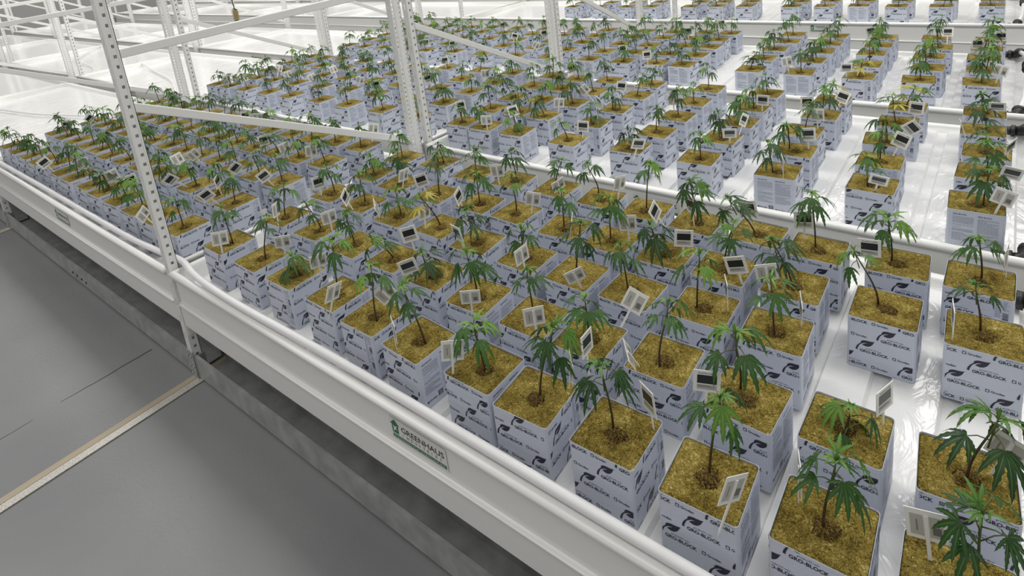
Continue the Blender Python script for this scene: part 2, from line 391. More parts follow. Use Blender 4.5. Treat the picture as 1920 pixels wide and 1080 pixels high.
S=[(1,0,0,0.212,-0.71,0.029,0.019,0.03,0.003,-0.03,0.158),(1,0,1,0.025,-0.707,0.018,-0.002,-0.006,0.017,0.009,0.14),(1,0,2,-0.173,-0.725,0.041,-0.004,0.011,0.027,-0.002,0.185),(1,0,3,-0.377,-0.719,0.013,-0.01,0.006,-0.006,-0.017,0.16),(1,0,4,-0.584,-0.727,0.048,0.008,0.007,0.036,0.028,0.171),(1,0,5,-0.752,-0.715,-0.004,0.01,-0.008,-0.019,-0,0.119),(1,0,6,-0.978,-0.727,-0.06,0.023,0.002,-0.034,-0.017,0.162),(1,0,7,-1.175,-0.717,0.002,0.026,-0.014,-0.018,0.025,0.153),(1,0,8,-1.372,-0.704,-0.011,-0.011,0.009,0.019,0.003,0.179),(1,0,9,-1.608,-0.703,0.014,0.018,0.005,-0.018,-0.005,0.055),(1,0,10,-1.823,-0.703,-0.025,0.017,0.005,0.003,0.036,0.144),(1,0,11,-2.058,-0.703,0,0.012,0.008,-0.011,-0.007,0.137),(1,0,12,-2.392,-0.721,0.03,0.001,-0.008,-0.001,-0.004,0.119),(1,0,13,-2.613,-0.727,0.012,0.007,-0.009,-0.04,0.014,0.097),(1,0,14,-2.799,-0.727,-0.001,-0.002,-0.001,0.018,-0.011,0.122),(1,0,15,-3.015,-0.727,0.07,0.011,0.002,0.022,-0.009,0.086),(1,0,16,-3.228,-0.727,0.012,-0.011,0.011,0.007,-0.017,0.082),(1,0,17,-3.397,-0.727,-0.006,0.009,-0.003,-0.019,-0.01,0.092),(1,0,18,-3.638,-0.727,0.014,0.001,-0.003,-0.002,0.009,0.121),(1,0,19,-3.823,-0.722,-0.005,-0.006,0.012,0.001,0.016,0.126),(1,0,20,-4.04,-0.708,0.015,-0.002,-0.009,0.016,-0.023,0.126),(1,0,21,-4.226,-0.727,0.029,-0.008,-0.01,-0.002,0,0.119),(1,0,22,-4.422,-0.727,0.066,0.007,-0.004,0.007,-0.005,0.118),(1,0,23,-4.648,-0.727,0.004,0.007,-0.003,0.018,-0.021,0.081),(1,0,24,-4.868,-0.727,-0.007,-0.008,-0.003,-0.026,-0.002,0.097),(1,1,0,0.211,-0.471,0.07,0,-0.006,0.036,0.005,0.139),(1,1,1,0.014,-0.466,-0.017,0.002,-0.011,0.005,0.012,0.045),(1,1,2,-0.177,-0.487,-0.058,-0.022,0.024,0.003,-0.031,0.16),(1,1,3,-0.381,-0.463,0.029,0,-0.028,0.015,0.035,0.154),(1,1,4,-0.579,-0.487,-0.005,0,-0,-0.002,-0.001,0.111),(1,1,5,-0.756,-0.487,-0.001,-0.006,0.003,0.001,-0.007,0.141),(1,1,6,-0.962,-0.487,0.023,-0.02,0.012,0.007,-0.025,0.14),(1,1,7,-1.166,-0.47,0.016,-0.006,-0.021,-0.012,-0.001,0.077),(1,1,8,-1.367,-0.467,0.018,-0.002,0.001,-0.033,-0.051,0.088),(1,1,9,-1.572,-0.471,-0.002,-0.003,-0.001,-0.005,-0.011,0.116),(1,1,10,-1.805,-0.463,0.046,0.001,0.008,-0.017,-0.034,0.115),(1,1,11,-2.036,-0.463,0.052,-0.01,0.001,0.018,0.013,0.128),(1,1,12,-2.402,-0.487,0.011,-0.003,-0.001,0.014,0.002,0.119),(1,1,13,-2.579,-0.487,-0.003,0.008,0.01,-0.036,0.026,0.118),(1,1,14,-2.794,-0.475,0.031,0.007,-0.003,-0.012,-0.021,0.113),(1,1,15,-3.009,-0.475,0.007,-0.005,-0.01,-0.01,-0.021,0.085),(1,1,16,-3.2,-0.485,0.001,0.006,0.005,-0.016,0.021,0.097),(1,1,17,-3.41,-0.468,0.059,0.005,-0.01,0.011,-0.005,0.121),(1,1,18,-3.623,-0.473,0.016,0.01,0.005,-0.021,-0.038,0.126),(1,1,19,-3.835,-0.484,0.039,-0.007,0,-0.002,-0.027,0.129),(1,1,20,-4.036,-0.47,0.07,0.001,-0.003,0.003,0.044,0.08),(1,1,21,-4.226,-0.466,-0.005,0.004,0.01,-0.006,0.005,0.13),(1,1,22,-4.44,-0.469,0.032,-0.009,0.005,-0.013,-0.011,0.11),(1,1,23,-4.653,-0.47,0.026,0.009,-0.007,-0.004,-0.016,0.097),(1,1,24,-4.859,-0.466,-0.043,0.01,-0.008,-0.003,0.028,0.115),(1,2,2,-0.186,-0.231,0.031,-0,-0.013,-0.01,0.01,0.139),(1,2,3,-0.373,-0.224,0.024,-0.019,-0.003,0.013,0.001,0.155),(1,2,4,-0.574,-0.247,-0.038,-0.01,-0.01,-0.013,-0.003,0.141),(1,2,5,-0.764,-0.247,-0.03,-0.019,0.026,0.039,-0.012,0.159),(1,2,6,-0.957,-0.247,-0.024,-0.024,0.01,0.018,-0.015,0.097),(1,2,7,-1.171,-0.247,0.046,-0.004,0.007,-0.012,-0.024,0.116),(1,2,8,-1.373,-0.223,-0.013,-0.004,0.002,-0.034,-0.046,0.132),(1,2,9,-1.59,-0.24,0.003,0.005,0.01,-0.001,-0.006,0.099),(1,2,10,-1.818,-0.228,0.003,-0.016,0.019,0.016,-0.018,0.121),(1,2,11,-2.034,-0.223,0.026,-0.009,0.013,0.005,-0.019,0.126),(1,2,12,-2.395,-0.247,0.024,-0.01,0.002,0.001,-0.01,0.126),(1,2,13,-2.601,-0.247,0.018,-0.002,-0.002,0.024,-0.023,0.109),(1,2,14,-2.818,-0.247,-0.025,-0.005,0.003,0.011,-0.008,0.133),(1,2,15,-3.023,-0.231,-0.07,-0.009,0.002,0.001,0.001,0.113),(1,2,16,-3.217,-0.244,0.044,0.002,0.004,0.003,0.008,0.118),(1,2,17,-3.417,-0.24,0.007,-0,0.008,-0,-0.003,0.133),(1,2,18,-3.618,-0.228,-0.018,0.003,0.01,-0.016,0.035,0.093),(1,2,19,-3.834,-0.227,0.018,-0.001,-0.01,-0.012,-0.036,0.091),(1,2,20,-4.039,-0.235,0.018,-0.008,0.003,0.002,0.003,0.086),(1,2,21,-4.23,-0.226,-0.003,0.008,0.007,0.002,-0.033,0.119),(1,2,22,-4.437,-0.229,0.033,0.003,0.011,0.038,-0.02,0.086),(1,2,23,-4.652,-0.228,0.029,-0.007,-0.003,0.002,0.002,0.105),(1,2,24,-4.854,-0.236,0.065,-0.01,-0.002,-0.014,-0.03,0.11),(1,3,0,0.22,-0.011,0.036,-0.008,0.015,-0.014,-0.015,0.117),(1,3,1,0.02,-0.005,0.009,-0.019,0.016,-0.053,-0.027,0.146),(1,3,2,-0.198,-0.007,0.013,-0.005,-0.004,-0.047,-0.011,0.122),(1,3,3,-0.391,-0.019,-0.003,-0.011,0.03,0.039,-0.02,0.143),(1,3,4,-0.572,-0.022,0.019,-0.008,-0.017,-0.029,-0.002,0.093),(1,3,5,-0.764,-0.022,-0.05,-0.005,0,0.006,0,0.143),(1,3,6,-0.95,-0.022,0.068,-0.01,0.007,0.009,-0.008,0.134),(1,3,7,-1.176,-0.012,-0.07,-0.012,0.017,0.012,-0.017,0.142),(1,3,8,-1.358,-0.011,0,0.002,-0.003,-0.004,0.004,0.118),(1,3,9,-1.586,-0.022,-0.015,0.001,0.01,0.016,0.007,0.162),(1,3,10,-1.824,-0.015,0.01,-0.03,0.03,0.036,-0.022,0.138),(1,3,11,-2.026,0.002,0.029,-0.009,0.008,0.009,-0.007,0.08),(1,3,12,-2.392,0.002,0.022,0.011,-0.01,-0.043,0.001,0.122),(1,3,13,-2.595,-0.014,0.021,-0.009,-0.001,-0.002,-0.013,0.099),(1,3,14,-2.801,-0.011,-0.045,-0.003,-0.005,-0.003,-0.041,0.107),(1,3,15,-3.017,-0.022,-0.022,0.002,-0.005,-0.012,-0.034,0.099),(1,3,16,-3.211,-0.022,0.048,-0.011,-0.002,0.013,-0.019,0.093),(1,3,17,-3.412,-0.022,0.017,-0.005,-0.01,-0.002,-0.003,0.106),(1,3,18,-3.617,-0.005,-0.033,-0.003,0.01,0.024,-0.002,0.085),(1,3,19,-3.828,-0.006,0.004,-0.012,0.006,-0.022,0.029,0.1),(1,3,20,-4.025,-0.006,0.042,-0.001,-0.003,0.011,0.001,0.108),(1,3,21,-4.239,-0.001,-0.012,0.011,-0.001,0.009,0.003,0.106),(1,3,22,-4.45,-0.009,-0.02,0.011,0.004,0.011,0.006,0.108),(1,3,23,-4.65,-0.007,-0.04,0.007,-0.002,0.017,0.006,0.113),(1,3,24,-4.847,-0.004,0.022,0.003,-0.011,0.024,-0.017,0.081),(1,4,0,0.202,0.232,-0.013,0.003,0.012,-0.009,-0.013,0.116),(1,4,1,0.018,0.232,0.043,-0.017,0.009,-0.011,-0.012,0.131),(1,4,2,-0.186,0.208,0.006,-0.008,0.005,-0.008,-0.008,0.172),(1,4,3,-0.364,0.222,-0.042,-0.011,0.001,-0.071,-0.03,0.113),(1,4,4,-0.563,0.211,-0.022,0.001,0.007,-0.015,-0.013,0.139),(1,4,5,-0.752,0.219,0.054,-0.005,0.006,0.02,0.002,0.171),(1,4,6,-0.944,0.228,0.039,-0.03,0.03,-0.005,-0.052,0.138),(1,4,7,-1.152,0.232,-0.021,-0.03,0.03,0.055,-0.013,0.113),(1,4,8,-1.363,0.219,0.07,0.009,0.008,0.002,-0.018,0.13),(1,4,9,-1.572,0.208,-0,0.006,0.009,-0.032,0.031,0.088),(1,4,10,-1.813,0.232,-0.024,0.011,0.012,0.004,-0.019,0.092),(1,4,11,-2.038,0.208,0.006,-0.001,-0.005,-0.011,0.006,0.117),(1,4,12,-2.384,0.232,0.037,-0.001,-0.01,0.005,0.005,0.101),(1,4,13,-2.594,0.228,0.056,-0.007,-0.012,0.032,-0.024,0.126),(1,4,14,-2.791,0.208,0.039,-0.009,-0.006,0.026,-0.007,0.131),(1,4,15,-2.988,0.208,-0.002,-0.008,-0.002,0.001,-0.001,0.095),(1,4,16,-3.205,0.208,-0.006,0.007,-0.008,0,-0.017,0.109),(1,4,17,-3.41,0.213,-0.032,-0.01,-0.009,0.031,-0.005,0.115),(1,4,18,-3.614,0.222,-0.005,-0.001,0.002,-0.012,0.012,0.133),(1,4,19,-3.823,0.225,-0.015,-0.006,0.001,0.001,0.026,0.12),(1,4,20,-4.027,0.224,0.026,0.005,-0.012,0.014,0.016,0.122),(1,4,21,-4.236,0.223,0.013,0.003,0.007,-0.02,0.011,0.083),(1,4,22,-4.446,0.224,0.004,-0.003,-0.004,-0.002,-0,0.081),(1,4,23,-4.646,0.215,0.004,0.004,0.01,-0.006,0.019,0.1),(1,4,24,-4.859,0.213,0.003,0.01,0.011,-0.032,-0.006,0.134),(2,0,0,0.174,0.711,0.038,0.018,-0.002,0.008,0.002,0.117),(2,0,1,-0.122,0.732,-0.02,-0.014,-0.009,-0.007,0.006,0.104),(2,0,2,-0.438,0.722,0.034,-0.018,-0.011,-0.017,0.001,0.109),(2,0,3,-0.755,0.728,0.039,0.01,-0.01,-0.002,0.007,0.105),(2,0,4,-1.076,0.732,0.051,0.027,-0.03,-0.034,0.026,0.077),(2,0,5,-1.395,0.708,0.005,-0.008,0.002,-0.019,-0.021,0.096),(2,0,6,-1.718,0.718,0.038,-0.003,0.01,-0.002,-0.024,0.096),(2,0,7,-1.928,0.72,0.05,-0.009,-0.004,-0.035,-0.012,0.107),(2,0,8,-2.102,0.732,0.045,-0.001,-0.011,-0.009,-0.004,0.085),(2,0,9,-2.463,0.711,0.001,0.011,-0.006,-0.004,0.005,0.095),(2,0,10,-2.788,0.727,0.002,-0.006,0.008,0.007,-0.033,0.114),(2,0,11,-3.132,0.732,-0.014,-0.006,-0.006,-0.022,0.018,0.128),(2,0,12,-3.436,0.732,0.003,-0.008,-0.009,-0.037,0.015,0.083),(2,0,13,-3.798,0.732,-0.052,-0.012,-0.011,-0.002,-0.025,0.125),(2,0,14,-4.098,0.73,-0.024,-0.011,0.002,-0.039,0.001,0.086),(2,0,15,-4.418,0.732,0.022,0.003,-0.007,-0.005,-0.027,0.132),(2,0,16,-4.678,0.732,-0.017,0.004,-0.01,0.002,0.002,0.084),(2,0,17,-4.888,0.732,0.025,0.009,0.005,-0.028,0.007,0.084),(2,1,0,0.179,0.969,-0.027,0.011,0.03,-0.002,-0.03,0.106),(2,1,1,-0.132,0.96,-0.001,-0.002,0.009,0.007,-0.008,0.117),(2,1,2,-0.435,0.953,0.021,-0.025,0.009,-0.002,-0.016,0.101),(2,1,3,-0.748,0.975,-0.02,-0.003,0.007,-0.007,-0.01,0.115),(2,1,4,-1.051,0.953,-0.01,-0.014,0.022,0.021,-0.019,0.115),(2,1,5,-1.401,0.953,0.07,-0.017,0.008,0.012,-0.011,0.095),(2,1,6,-1.718,0.973,-0.01,-0.009,0.006,-0.024,-0.03,0.094),(2,1,7,-1.895,0.977,-0.01,0.006,0,-0,0,0.13),(2,1,8,-2.092,0.977,-0.006,-0.007,-0.006,-0.007,0.002,0.132),(2,1,9,-2.478,0.977,0.011,-0.004,-0.01,0.001,0.004,0.103),(2,1,10,-2.778,0.966,0.009,-0.008,-0.009,-0.021,-0.02,0.107),(2,1,11,-3.116,0.963,-0.002,0.002,0.01,-0.008,-0.019,0.088),(2,1,12,-3.44,0.977,-0,0.001,0.01,-0.002,0.022,0.111),(2,1,13,-3.772,0.977,-0.031,0.007,0.008,-0.01,-0.016,0.096),(2,1,14,-4.098,0.977,-0.033,-0.003,0.009,0.009,0.007,0.095),(2,1,15,-4.418,0.977,-0.011,0.011,-0.009,-0.02,-0.021,0.122),(2,1,16,-4.675,0.977,0.031,0.003,0.008,-0.002,0.004,0.112),(2,1,17,-4.875,0.961,0.037,-0.003,0.003,0.042,0.013,0.12),(2,2,0,0.185,1.184,0.005,-0.004,-0.01,-0.001,0.018,0.084),(2,2,1,-0.148,1.183,0.07,0.009,-0.01,-0.004,-0.018,0.097),(2,2,2,-0.458,1.183,-0.005,0.007,0.01,0.018,0.038,0.108),(2,2,3,-0.742,1.2,-0.008,-0.007,-0.011,0.015,0.011,0.111),(2,2,4,-1.047,1.189,-0.002,0,0.01,-0.001,0.005,0.132),(2,2,5,-1.395,1.191,0.043,-0.018,-0.004,0.007,-0.002,0.111),(2,2,6,-1.682,1.207,0.006,0.006,-0.009,-0.005,0.001,0.11),(2,2,7,-1.903,1.207,-0.011,0.001,-0.002,0.038,0.022,0.095),(2,2,8,-2.1,1.195,0.022,-0.002,-0.007,-0.042,-0.014,0.108),(2,2,9,-2.466,1.207,0.003,0.003,0.01,0.015,-0.008,0.098),(2,2,10,-2.757,1.205,0.041,-0.009,-0.011,0.009,-0.022,0.132),(2,2,11,-3.128,1.197,-0.012,0.01,0.002,-0.019,0.004,0.108),(2,2,12,-3.434,1.202,0.018,-0.006,-0.001,-0.007,0.033,0.122),(2,2,13,-3.762,1.207,0.044,-0.007,0.005,-0.005,-0.004,0.12),(2,2,14,-4.062,1.207,0.013,-0.009,-0.008,0.036,0.027,0.085),(2,2,15,-4.382,1.207,0,0.009,-0.008,-0.026,0.009,0.118),(2,2,16,-4.672,1.207,0.07,-0.006,-0.003,0.021,0.016,0.083),(2,2,17,-4.864,1.19,0.008,0.006,-0.004,-0.001,-0.005,0.113),(2,3,0,0.165,1.42,0.026,0.009,0.01,-0.014,-0.017,0.096),(2,3,1,-0.129,1.418,0.033,-0.009,-0.002,-0.02,0.034,0.103),(2,3,2,-0.437,1.424,0.008,0.004,0.006,0.006,-0.001,0.12),(2,3,3,-0.752,1.432,-0.015,-0.001,0.015,-0.001,-0.016,0.093),(2,3,4,-1.054,1.427,-0.01,-0.01,0.014,0.01,-0.014,0.095),(2,3,5,-1.394,1.442,-0.013,-0.005,0.008,0.042,0,0.116),(2,3,6,-1.682,1.442,-0.02,0.004,-0.004,-0.033,0.018,0.12),(2,3,7,-1.902,1.442,0.009,0.003,0.007,-0.032,-0.001,0.089),(2,3,8,-2.128,1.442,-0.004,0.007,0.007,-0,0,0.126),(2,3,9,-2.447,1.442,0.012,-0.001,-0.009,0.023,0.006,0.091),(2,3,10,-2.752,1.44,-0.014,-0.006,0.008,0.038,-0.006,0.116),(2,3,11,-3.119,1.427,0,-0.007,-0.005,-0.022,0.019,0.081),(2,3,12,-3.441,1.427,0.043,0.006,0,-0.015,-0.022,0.104),(2,3,13,-3.775,1.432,0.031,-0.003,0.002,-0.011,0.031,0.122),(2,3,14,-4.062,1.442,0.015,-0.011,-0.006,-0.029,0.011,0.126),(2,3,15,-4.401,1.438,0.037,-0.012,0.006,0.002,0.002,0.086),(2,3,16,-4.653,1.442,-0.013,0.007,-0.001,-0.019,0.005,0.109),(2,3,17,-4.88,1.436,-0.023,0.006,0.003,0.035,0.006,0.126),(2,4,0,0.162,1.648,0.026,0.008,0.003,-0.024,-0.021,0.081),(2,4,1,-0.12,1.648,-0,-0.007,-0.01,0.033,-0.03,0.099),(2,4,2,-0.435,1.648,-0.028,-0.01,-0.007,0.013,0.01,0.08),(2,4,3,-0.754,1.672,-0.051,0.005,-0.003,-0.012,0.006,0.089),(2,4,4,-1.066,1.672,0.017,-0.014,0.029,0.008,-0.031,0.135),(2,4,5,-1.418,1.672,-0.011,0.005,-0.007,0.039,-0.012,0.102),(2,4,6,-1.699,1.672,0.028,-0.011,-0.001,-0.018,0.006,0.122),(2,4,7,-1.92,1.655,0.021,0.004,0.006,-0.014,-0.036,0.128),(2,4,8,-2.128,1.672,-0.005,-0.002,0.004,0.031,-0.018,0.116),(2,4,9,-2.466,1.672,-0.005,-0.001,-0.007,0.024,-0.022,0.098),(2,4,10,-2.759,1.666,0.06,0.006,-0.007,-0,0.031,0.109),(2,4,11,-3.102,1.672,0.059,-0.01,0.003,0.009,-0.014,0.1),(2,4,12,-3.436,1.659,0.031,-0.012,-0.008,0.008,0.01,0.103),(2,4,13,-3.784,1.666,0.023,0.001,0.011,0,0,0.126),(2,4,14,-4.08,1.661,0.002,-0.01,-0.008,-0.019,0.037,0.08),(2,4,15,-4.4,1.657,0.031,0.006,-0.001,0.025,0.01,0.124),(2,4,16,-4.654,1.651,0.041,0.003,0.001,-0.039,0.013,0.089),(2,4,17,-4.875,1.666,0.021,0.008,-0.006,-0.018,0.009,0.096),(3,0,0,0.131,2.124,0.05,0.001,-0.007,0.001,-0.003,0.117),(3,0,1,-0.124,2.108,0.07,0.006,-0.002,-0.004,-0.002,0.098),(3,0,2,-0.394,2.108,-0.003,-0.005,0.004,0.022,-0.028,0.087),(3,0,3,-0.696,2.111,0.036,0.003,0.01,-0.004,-0,0.115),(3,0,4,-0.973,2.119,-0.006,-0.001,-0.001,0.022,0.006,0.088),(3,0,5,-1.408,2.132,-0.032,-0.01,0.004,-0.004,0.02,0.093),(3,0,6,-1.592,2.132,-0.045,-0.005,0.01,-0.001,0.004,0.096),(3,0,7,-1.842,2.132,0.006,0.011,-0.01,0.013,0.009,0.099),(3,0,8,-2.11,2.132,-0.005,-0.001,-0.01,0.008,0.03,0.127),(3,0,9,-2.464,2.128,0.033,-0.001,0.009,-0.015,0.027,0.083),(3,0,10,-2.772,2.113,0.041,-0.006,0.008,0.002,0.013,0.108),(3,0,11,-3.108,2.111,0.031,0.008,0.002,-0.013,0.019,0.105),(3,0,12,-3.445,2.132,0.027,-0.002,-0.002,-0.015,-0.023,0.087),(3,0,13,-3.769,2.111,-0.031,-0.005,-0.003,-0.037,0.015,0.113),(3,0,14,-4.042,2.113,-0.011,-0.001,0.006,-0.007,-0.004,0.082),(3,0,15,-4.361,2.116,-0.016,0.01,-0.01,0.026,0.021,0.084),(3,0,16,-4.631,2.117,-0.009,0.004,-0.011,-0.009,-0.009,0.105),(3,0,17,-4.884,2.124,0.033,0.005,0,0.008,0.013,0.127),(3,1,0,0.134,2.358,0.042,0.008,-0.008,0.015,-0.023,0.106),(3,1,1,-0.107,2.358,-0.051,-0.009,0.009,-0.012,0.025,0.1),(3,1,2,-0.401,2.362,0.008,0.011,-0.003,0.009,-0.041,0.127),(3,1,3,-0.697,2.382,-0.027,0.006,0.005,0.006,-0,0.105),(3,1,4,-0.977,2.382,-0.003,-0.002,0.01,-0.001,0.008,0.102),(3,1,5,-1.42,2.382,0.007,-0.002,0.003,-0.001,0.028,0.105),(3,1,6,-1.614,2.382,0.045,0.008,0.004,-0,0.002,0.093),(3,1,7,-1.865,2.375,-0.005,0,0.01,-0.026,0,0.123),(3,1,8,-2.115,2.367,0.008,0.003,-0.008,-0.005,0.014,0.131),(3,1,9,-2.455,2.364,0.001,-0.005,0.001,0.022,0.006,0.083),(3,1,10,-2.778,2.373,-0.03,0.007,-0.007,0.007,0.044,0.105),(3,1,11,-3.103,2.382,0.022,-0.007,0.012,0.005,0.001,0.097),(3,1,12,-3.448,2.365,0.018,-0.009,0.012,0,0.003,0.121),(3,1,13,-3.752,2.37,-0.012,0.007,-0.006,0.033,-0.018,0.089),(3,1,14,-4.059,2.375,0.055,-0.008,0.005,-0,0.003,0.107),(3,1,15,-4.369,2.363,0.05,0.008,0.008,0.014,0.001,0.12),(3,1,16,-4.646,2.362,-0.003,0.001,-0.003,-0.005,-0.041,0.112),(3,1,17,-4.866,2.373,0.017,-0.006,-0.001,-0,0.002,0.087),(3,2,0,0.125,2.604,-0.004,-0.003,0.011,0.01,0.005,0.107),(3,2,1,-0.124,2.598,-0.009,0.002,-0.004,0.017,-0.029,0.102),(3,2,2,-0.413,2.613,-0.008,0.009,0.007,-0.012,0.026,0.096),(3,2,3,-0.696,2.622,0.012,0.002,-0.007,0,0,0.08),(3,2,4,-0.973,2.622,0.035,-0.007,0.004,-0.003,0.01,0.112),(3,2,5,-1.414,2.622,-0.01,-0.007,0.01,-0.006,0.032,0.087),(3,2,6,-1.594,2.622,-0.007,0.006,-0,-0.027,-0.017,0.128),(3,2,7,-1.862,2.603,0.03,-0.01,-0.008,-0.021,-0.023,0.106),(3,2,8,-2.104,2.609,-0.025,0.006,-0.004,-0.004,-0.001,0.106),(3,2,9,-2.453,2.61,-0.021,-0.005,0.001,-0.037,-0.005,0.113),(3,2,10,-2.765,2.608,-0.01,-0.005,-0.001,-0.008,-0.012,0.113),(3,2,11,-3.118,2.601,0.012,-0.001,0.001,-0.004,-0.005,0.091),(3,2,12,-3.442,2.61,0.018,-0.012,-0,0.033,0.025,0.096),(3,2,13,-3.755,2.6,-0.048,-0.008,-0.002,0.012,0.002,0.13),(3,2,14,-4.048,2.609,0.021,0.005,0.003,0.014,0.008,0.081),(3,2,15,-4.361,2.602,0.019,0.009,-0.001,0.002,0.013,0.094),(3,2,16,-4.643,2.608,0.024,-0.008,0.004,-0.022,0.003,0.12),(3,2,17,-4.867,2.603,0.009,0.006,0.011,-0.024,0.003,0.114),(3,3,0,0.13,2.828,0.033,0.004,-0.004,0.022,0.006,0.118),(3,3,1,-0.104,2.828,0.022,0.003,0.004,-0.019,0.021,0.131),(3,3,2,-0.408,2.828,0.03,0.005,-0.006,-0.008,-0.031,0.114),(3,3,3,-0.692,2.839,0.013,0.006,-0.007,-0.002,-0.002,0.107),(3,3,4,-0.952,2.852,0.042,0.006,-0.001,-0.032,-0.005,0.132),(3,3,5,-1.438,2.852,0.07,0.012,-0.004,-0.024,0.009,0.119),(3,3,6,-1.613,2.849,0.023,0.007,0.004,0.004,-0.001,0.11),(3,3,7,-1.856,2.843,-0.056,-0.008,-0,0.009,-0.038,0.114),(3,3,8,-2.118,2.843,0.022,0.007,0.008,-0.014,-0.041,0.084),(3,3,9,-2.464,2.843,0.008,0.011,0.006,-0.037,0.018,0.098),(3,3,10,-2.776,2.83,-0.007,0.004,0.003,0.003,-0.024,0.128),(3,3,11,-3.115,2.832,-0.051,-0,-0,-0.01,-0.043,0.116),(3,3,12,-3.468,2.852,0.054,0.011,-0.004,-0.002,-0.001,0.107),(3,3,13,-3.742,2.852,-0.006,0.01,-0.005,0.008,0.002,0.096),(3,3,14,-4.051,2.836,0.028,0.004,0.002,0.004,-0.01,0.129),(3,3,15,-4.355,2.844,0.021,-0.006,-0.003,-0.015,0.002,0.08),(3,3,16,-4.637,2.849,0.028,-0.004,0.006,0.005,0.005,0.132),(3,3,17,-4.872,2.839,0.013,-0.005,0.003,-0.007,0.009,0.106),(3,4,0,0.14,3.048,0.01,-0.006,-0.009,0.017,0.016,0.123),(3,4,1,-0.129,3.066,0.003,0.006,0.001,0.016,0.012,0.128),(3,4,2,-0.41,3.048,0.015,-0.011,0.009,-0.017,0.039,0.103),(3,4,3,-0.695,3.048,-0.07,0.012,0.005,0.012,0,0.121),(3,4,4,-0.97,3.072,-0.015,-0.005,-0.001,0,-0,0.13),(3,4,5,-1.42,3.057,0.019,0.012,0.001,0.006,-0.004,0.097),(3,4,6,-1.602,3.06,0.016,0,-0.001,0.017,0.01,0.097),(3,4,7,-1.851,3.051,0.01,-0.005,0.007,0.02,-0.007,0.093),(3,4,8,-2.112,3.051,0.019,-0.006,0.012,-0.004,0.002,0.114),(3,4,9,-2.465,3.058,0.007,0.004,0.001,-0.03,-0.004,0.1),(3,4,10,-2.779,3.069,0.019,-0.009,-0.002,0.001,0.001,0.081),(3,4,11,-3.116,3.06,-0.018,-0.006,-0.004,-0.007,-0.013,0.107),(3,4,12,-3.458,3.056,0.03,-0,-0.01,0.01,0.037,0.085),(3,4,13,-3.768,3.061,0.043,-0.005,0.005,0.02,-0.017,0.083),(3,4,14,-4.043,3.054,-0.008,0.004,-0.011,0.032,-0.027,0.103),(3,4,15,-4.37,3.061,-0.026,-0.007,-0.006,0.014,-0.023,0.084),(3,4,16,-4.642,3.063,0.013,-0.001,0.009,-0.008,-0.001,0.13),(3,4,17,-4.87,3.068,-0.001,-0.009,0.011,-0.035,0.002,0.128),(4,0,0,0.115,4.172,0.039,-0.005,0.012,-0.04,0.004,0.098),(4,0,1,-0.187,4.148,0.019,0.01,0.005,0.033,-0.017,0.084),(4,0,2,-0.474,4.148,-0.008,0.01,0.004,-0.005,0.029,0.082),(4,0,3,-0.742,4.172,0.028,-0.008,-0.007,-0.009,0.013,0.108),(4,0,4,-0.996,4.166,0.026,-0.002,0.011,-0.008,0.009,0.113),(4,0,5,-1.258,4.165,0.02,-0.011,0.009,0,-0.042,0.085),(4,0,6,-1.651,4.172,-0.012,0.006,0.003,0.011,0.031,0.106),(4,0,7,-1.914,4.172,0.018,-0.007,-0.007,-0.003,-0.019,0.086),(4,0,8,-2.165,4.152,0.018,0.011,-0.004,0.042,0.01,0.103),(4,0,9,-2.581,4.162,0.01,-0,-0.008,-0.006,0.035,0.129),(4,0,10,-2.846,4.151,0.02,-0.001,-0.007,0.002,-0.001,0.115),(4,0,11,-3.156,4.156,0.001,-0.005,0.003,-0.008,0.01,0.108),(4,0,12,-3.502,4.156,0.019,-0.001,0.011,-0.031,0.002,0.104),(4,1,0,0.115,4.401,0.042,0.003,0.002,0.011,-0.04,0.123),(4,1,1,-0.175,4.401,-0.015,-0.002,-0.008,-0.002,-0.008,0.081),(4,1,2,-0.461,4.406,-0.029,-0.006,-0.011,-0.006,-0.014,0.081),(4,1,3,-0.725,4.404,-0.048,-0.002,0.004,-0.008,-0.014,0.13),(4,1,4,-0.995,4.406,-0.001,0.012,-0.008,-0.003,-0.009,0.112),(4,1,5,-1.238,4.388,0.02,0.009,0.003,-0.008,-0.01,0.119),(4,1,6,-1.669,4.393,0.007,-0.005,0.003,0.024,0.029,0.121),(4,1,7,-1.924,4.391,0.052,-0.004,0.011,-0.005,0.011,0.116),(4,1,8,-2.155,4.401,0.019,0.004,-0.006,-0.025,0.005,0.084),(4,1,9,-2.587,4.397,0.012,0.002,0.011,0.02,0.017,0.114),(4,1,10,-2.843,4.409,-0.005,-0,-0.002,0.027,-0.035,0.106),(4,1,11,-3.151,4.397,-0.003,0.002,-0.009,-0.024,0.025,0.133),(4,1,12,-3.503,4.39,-0.035,0.001,0.002,-0.033,-0.006,0.112)]
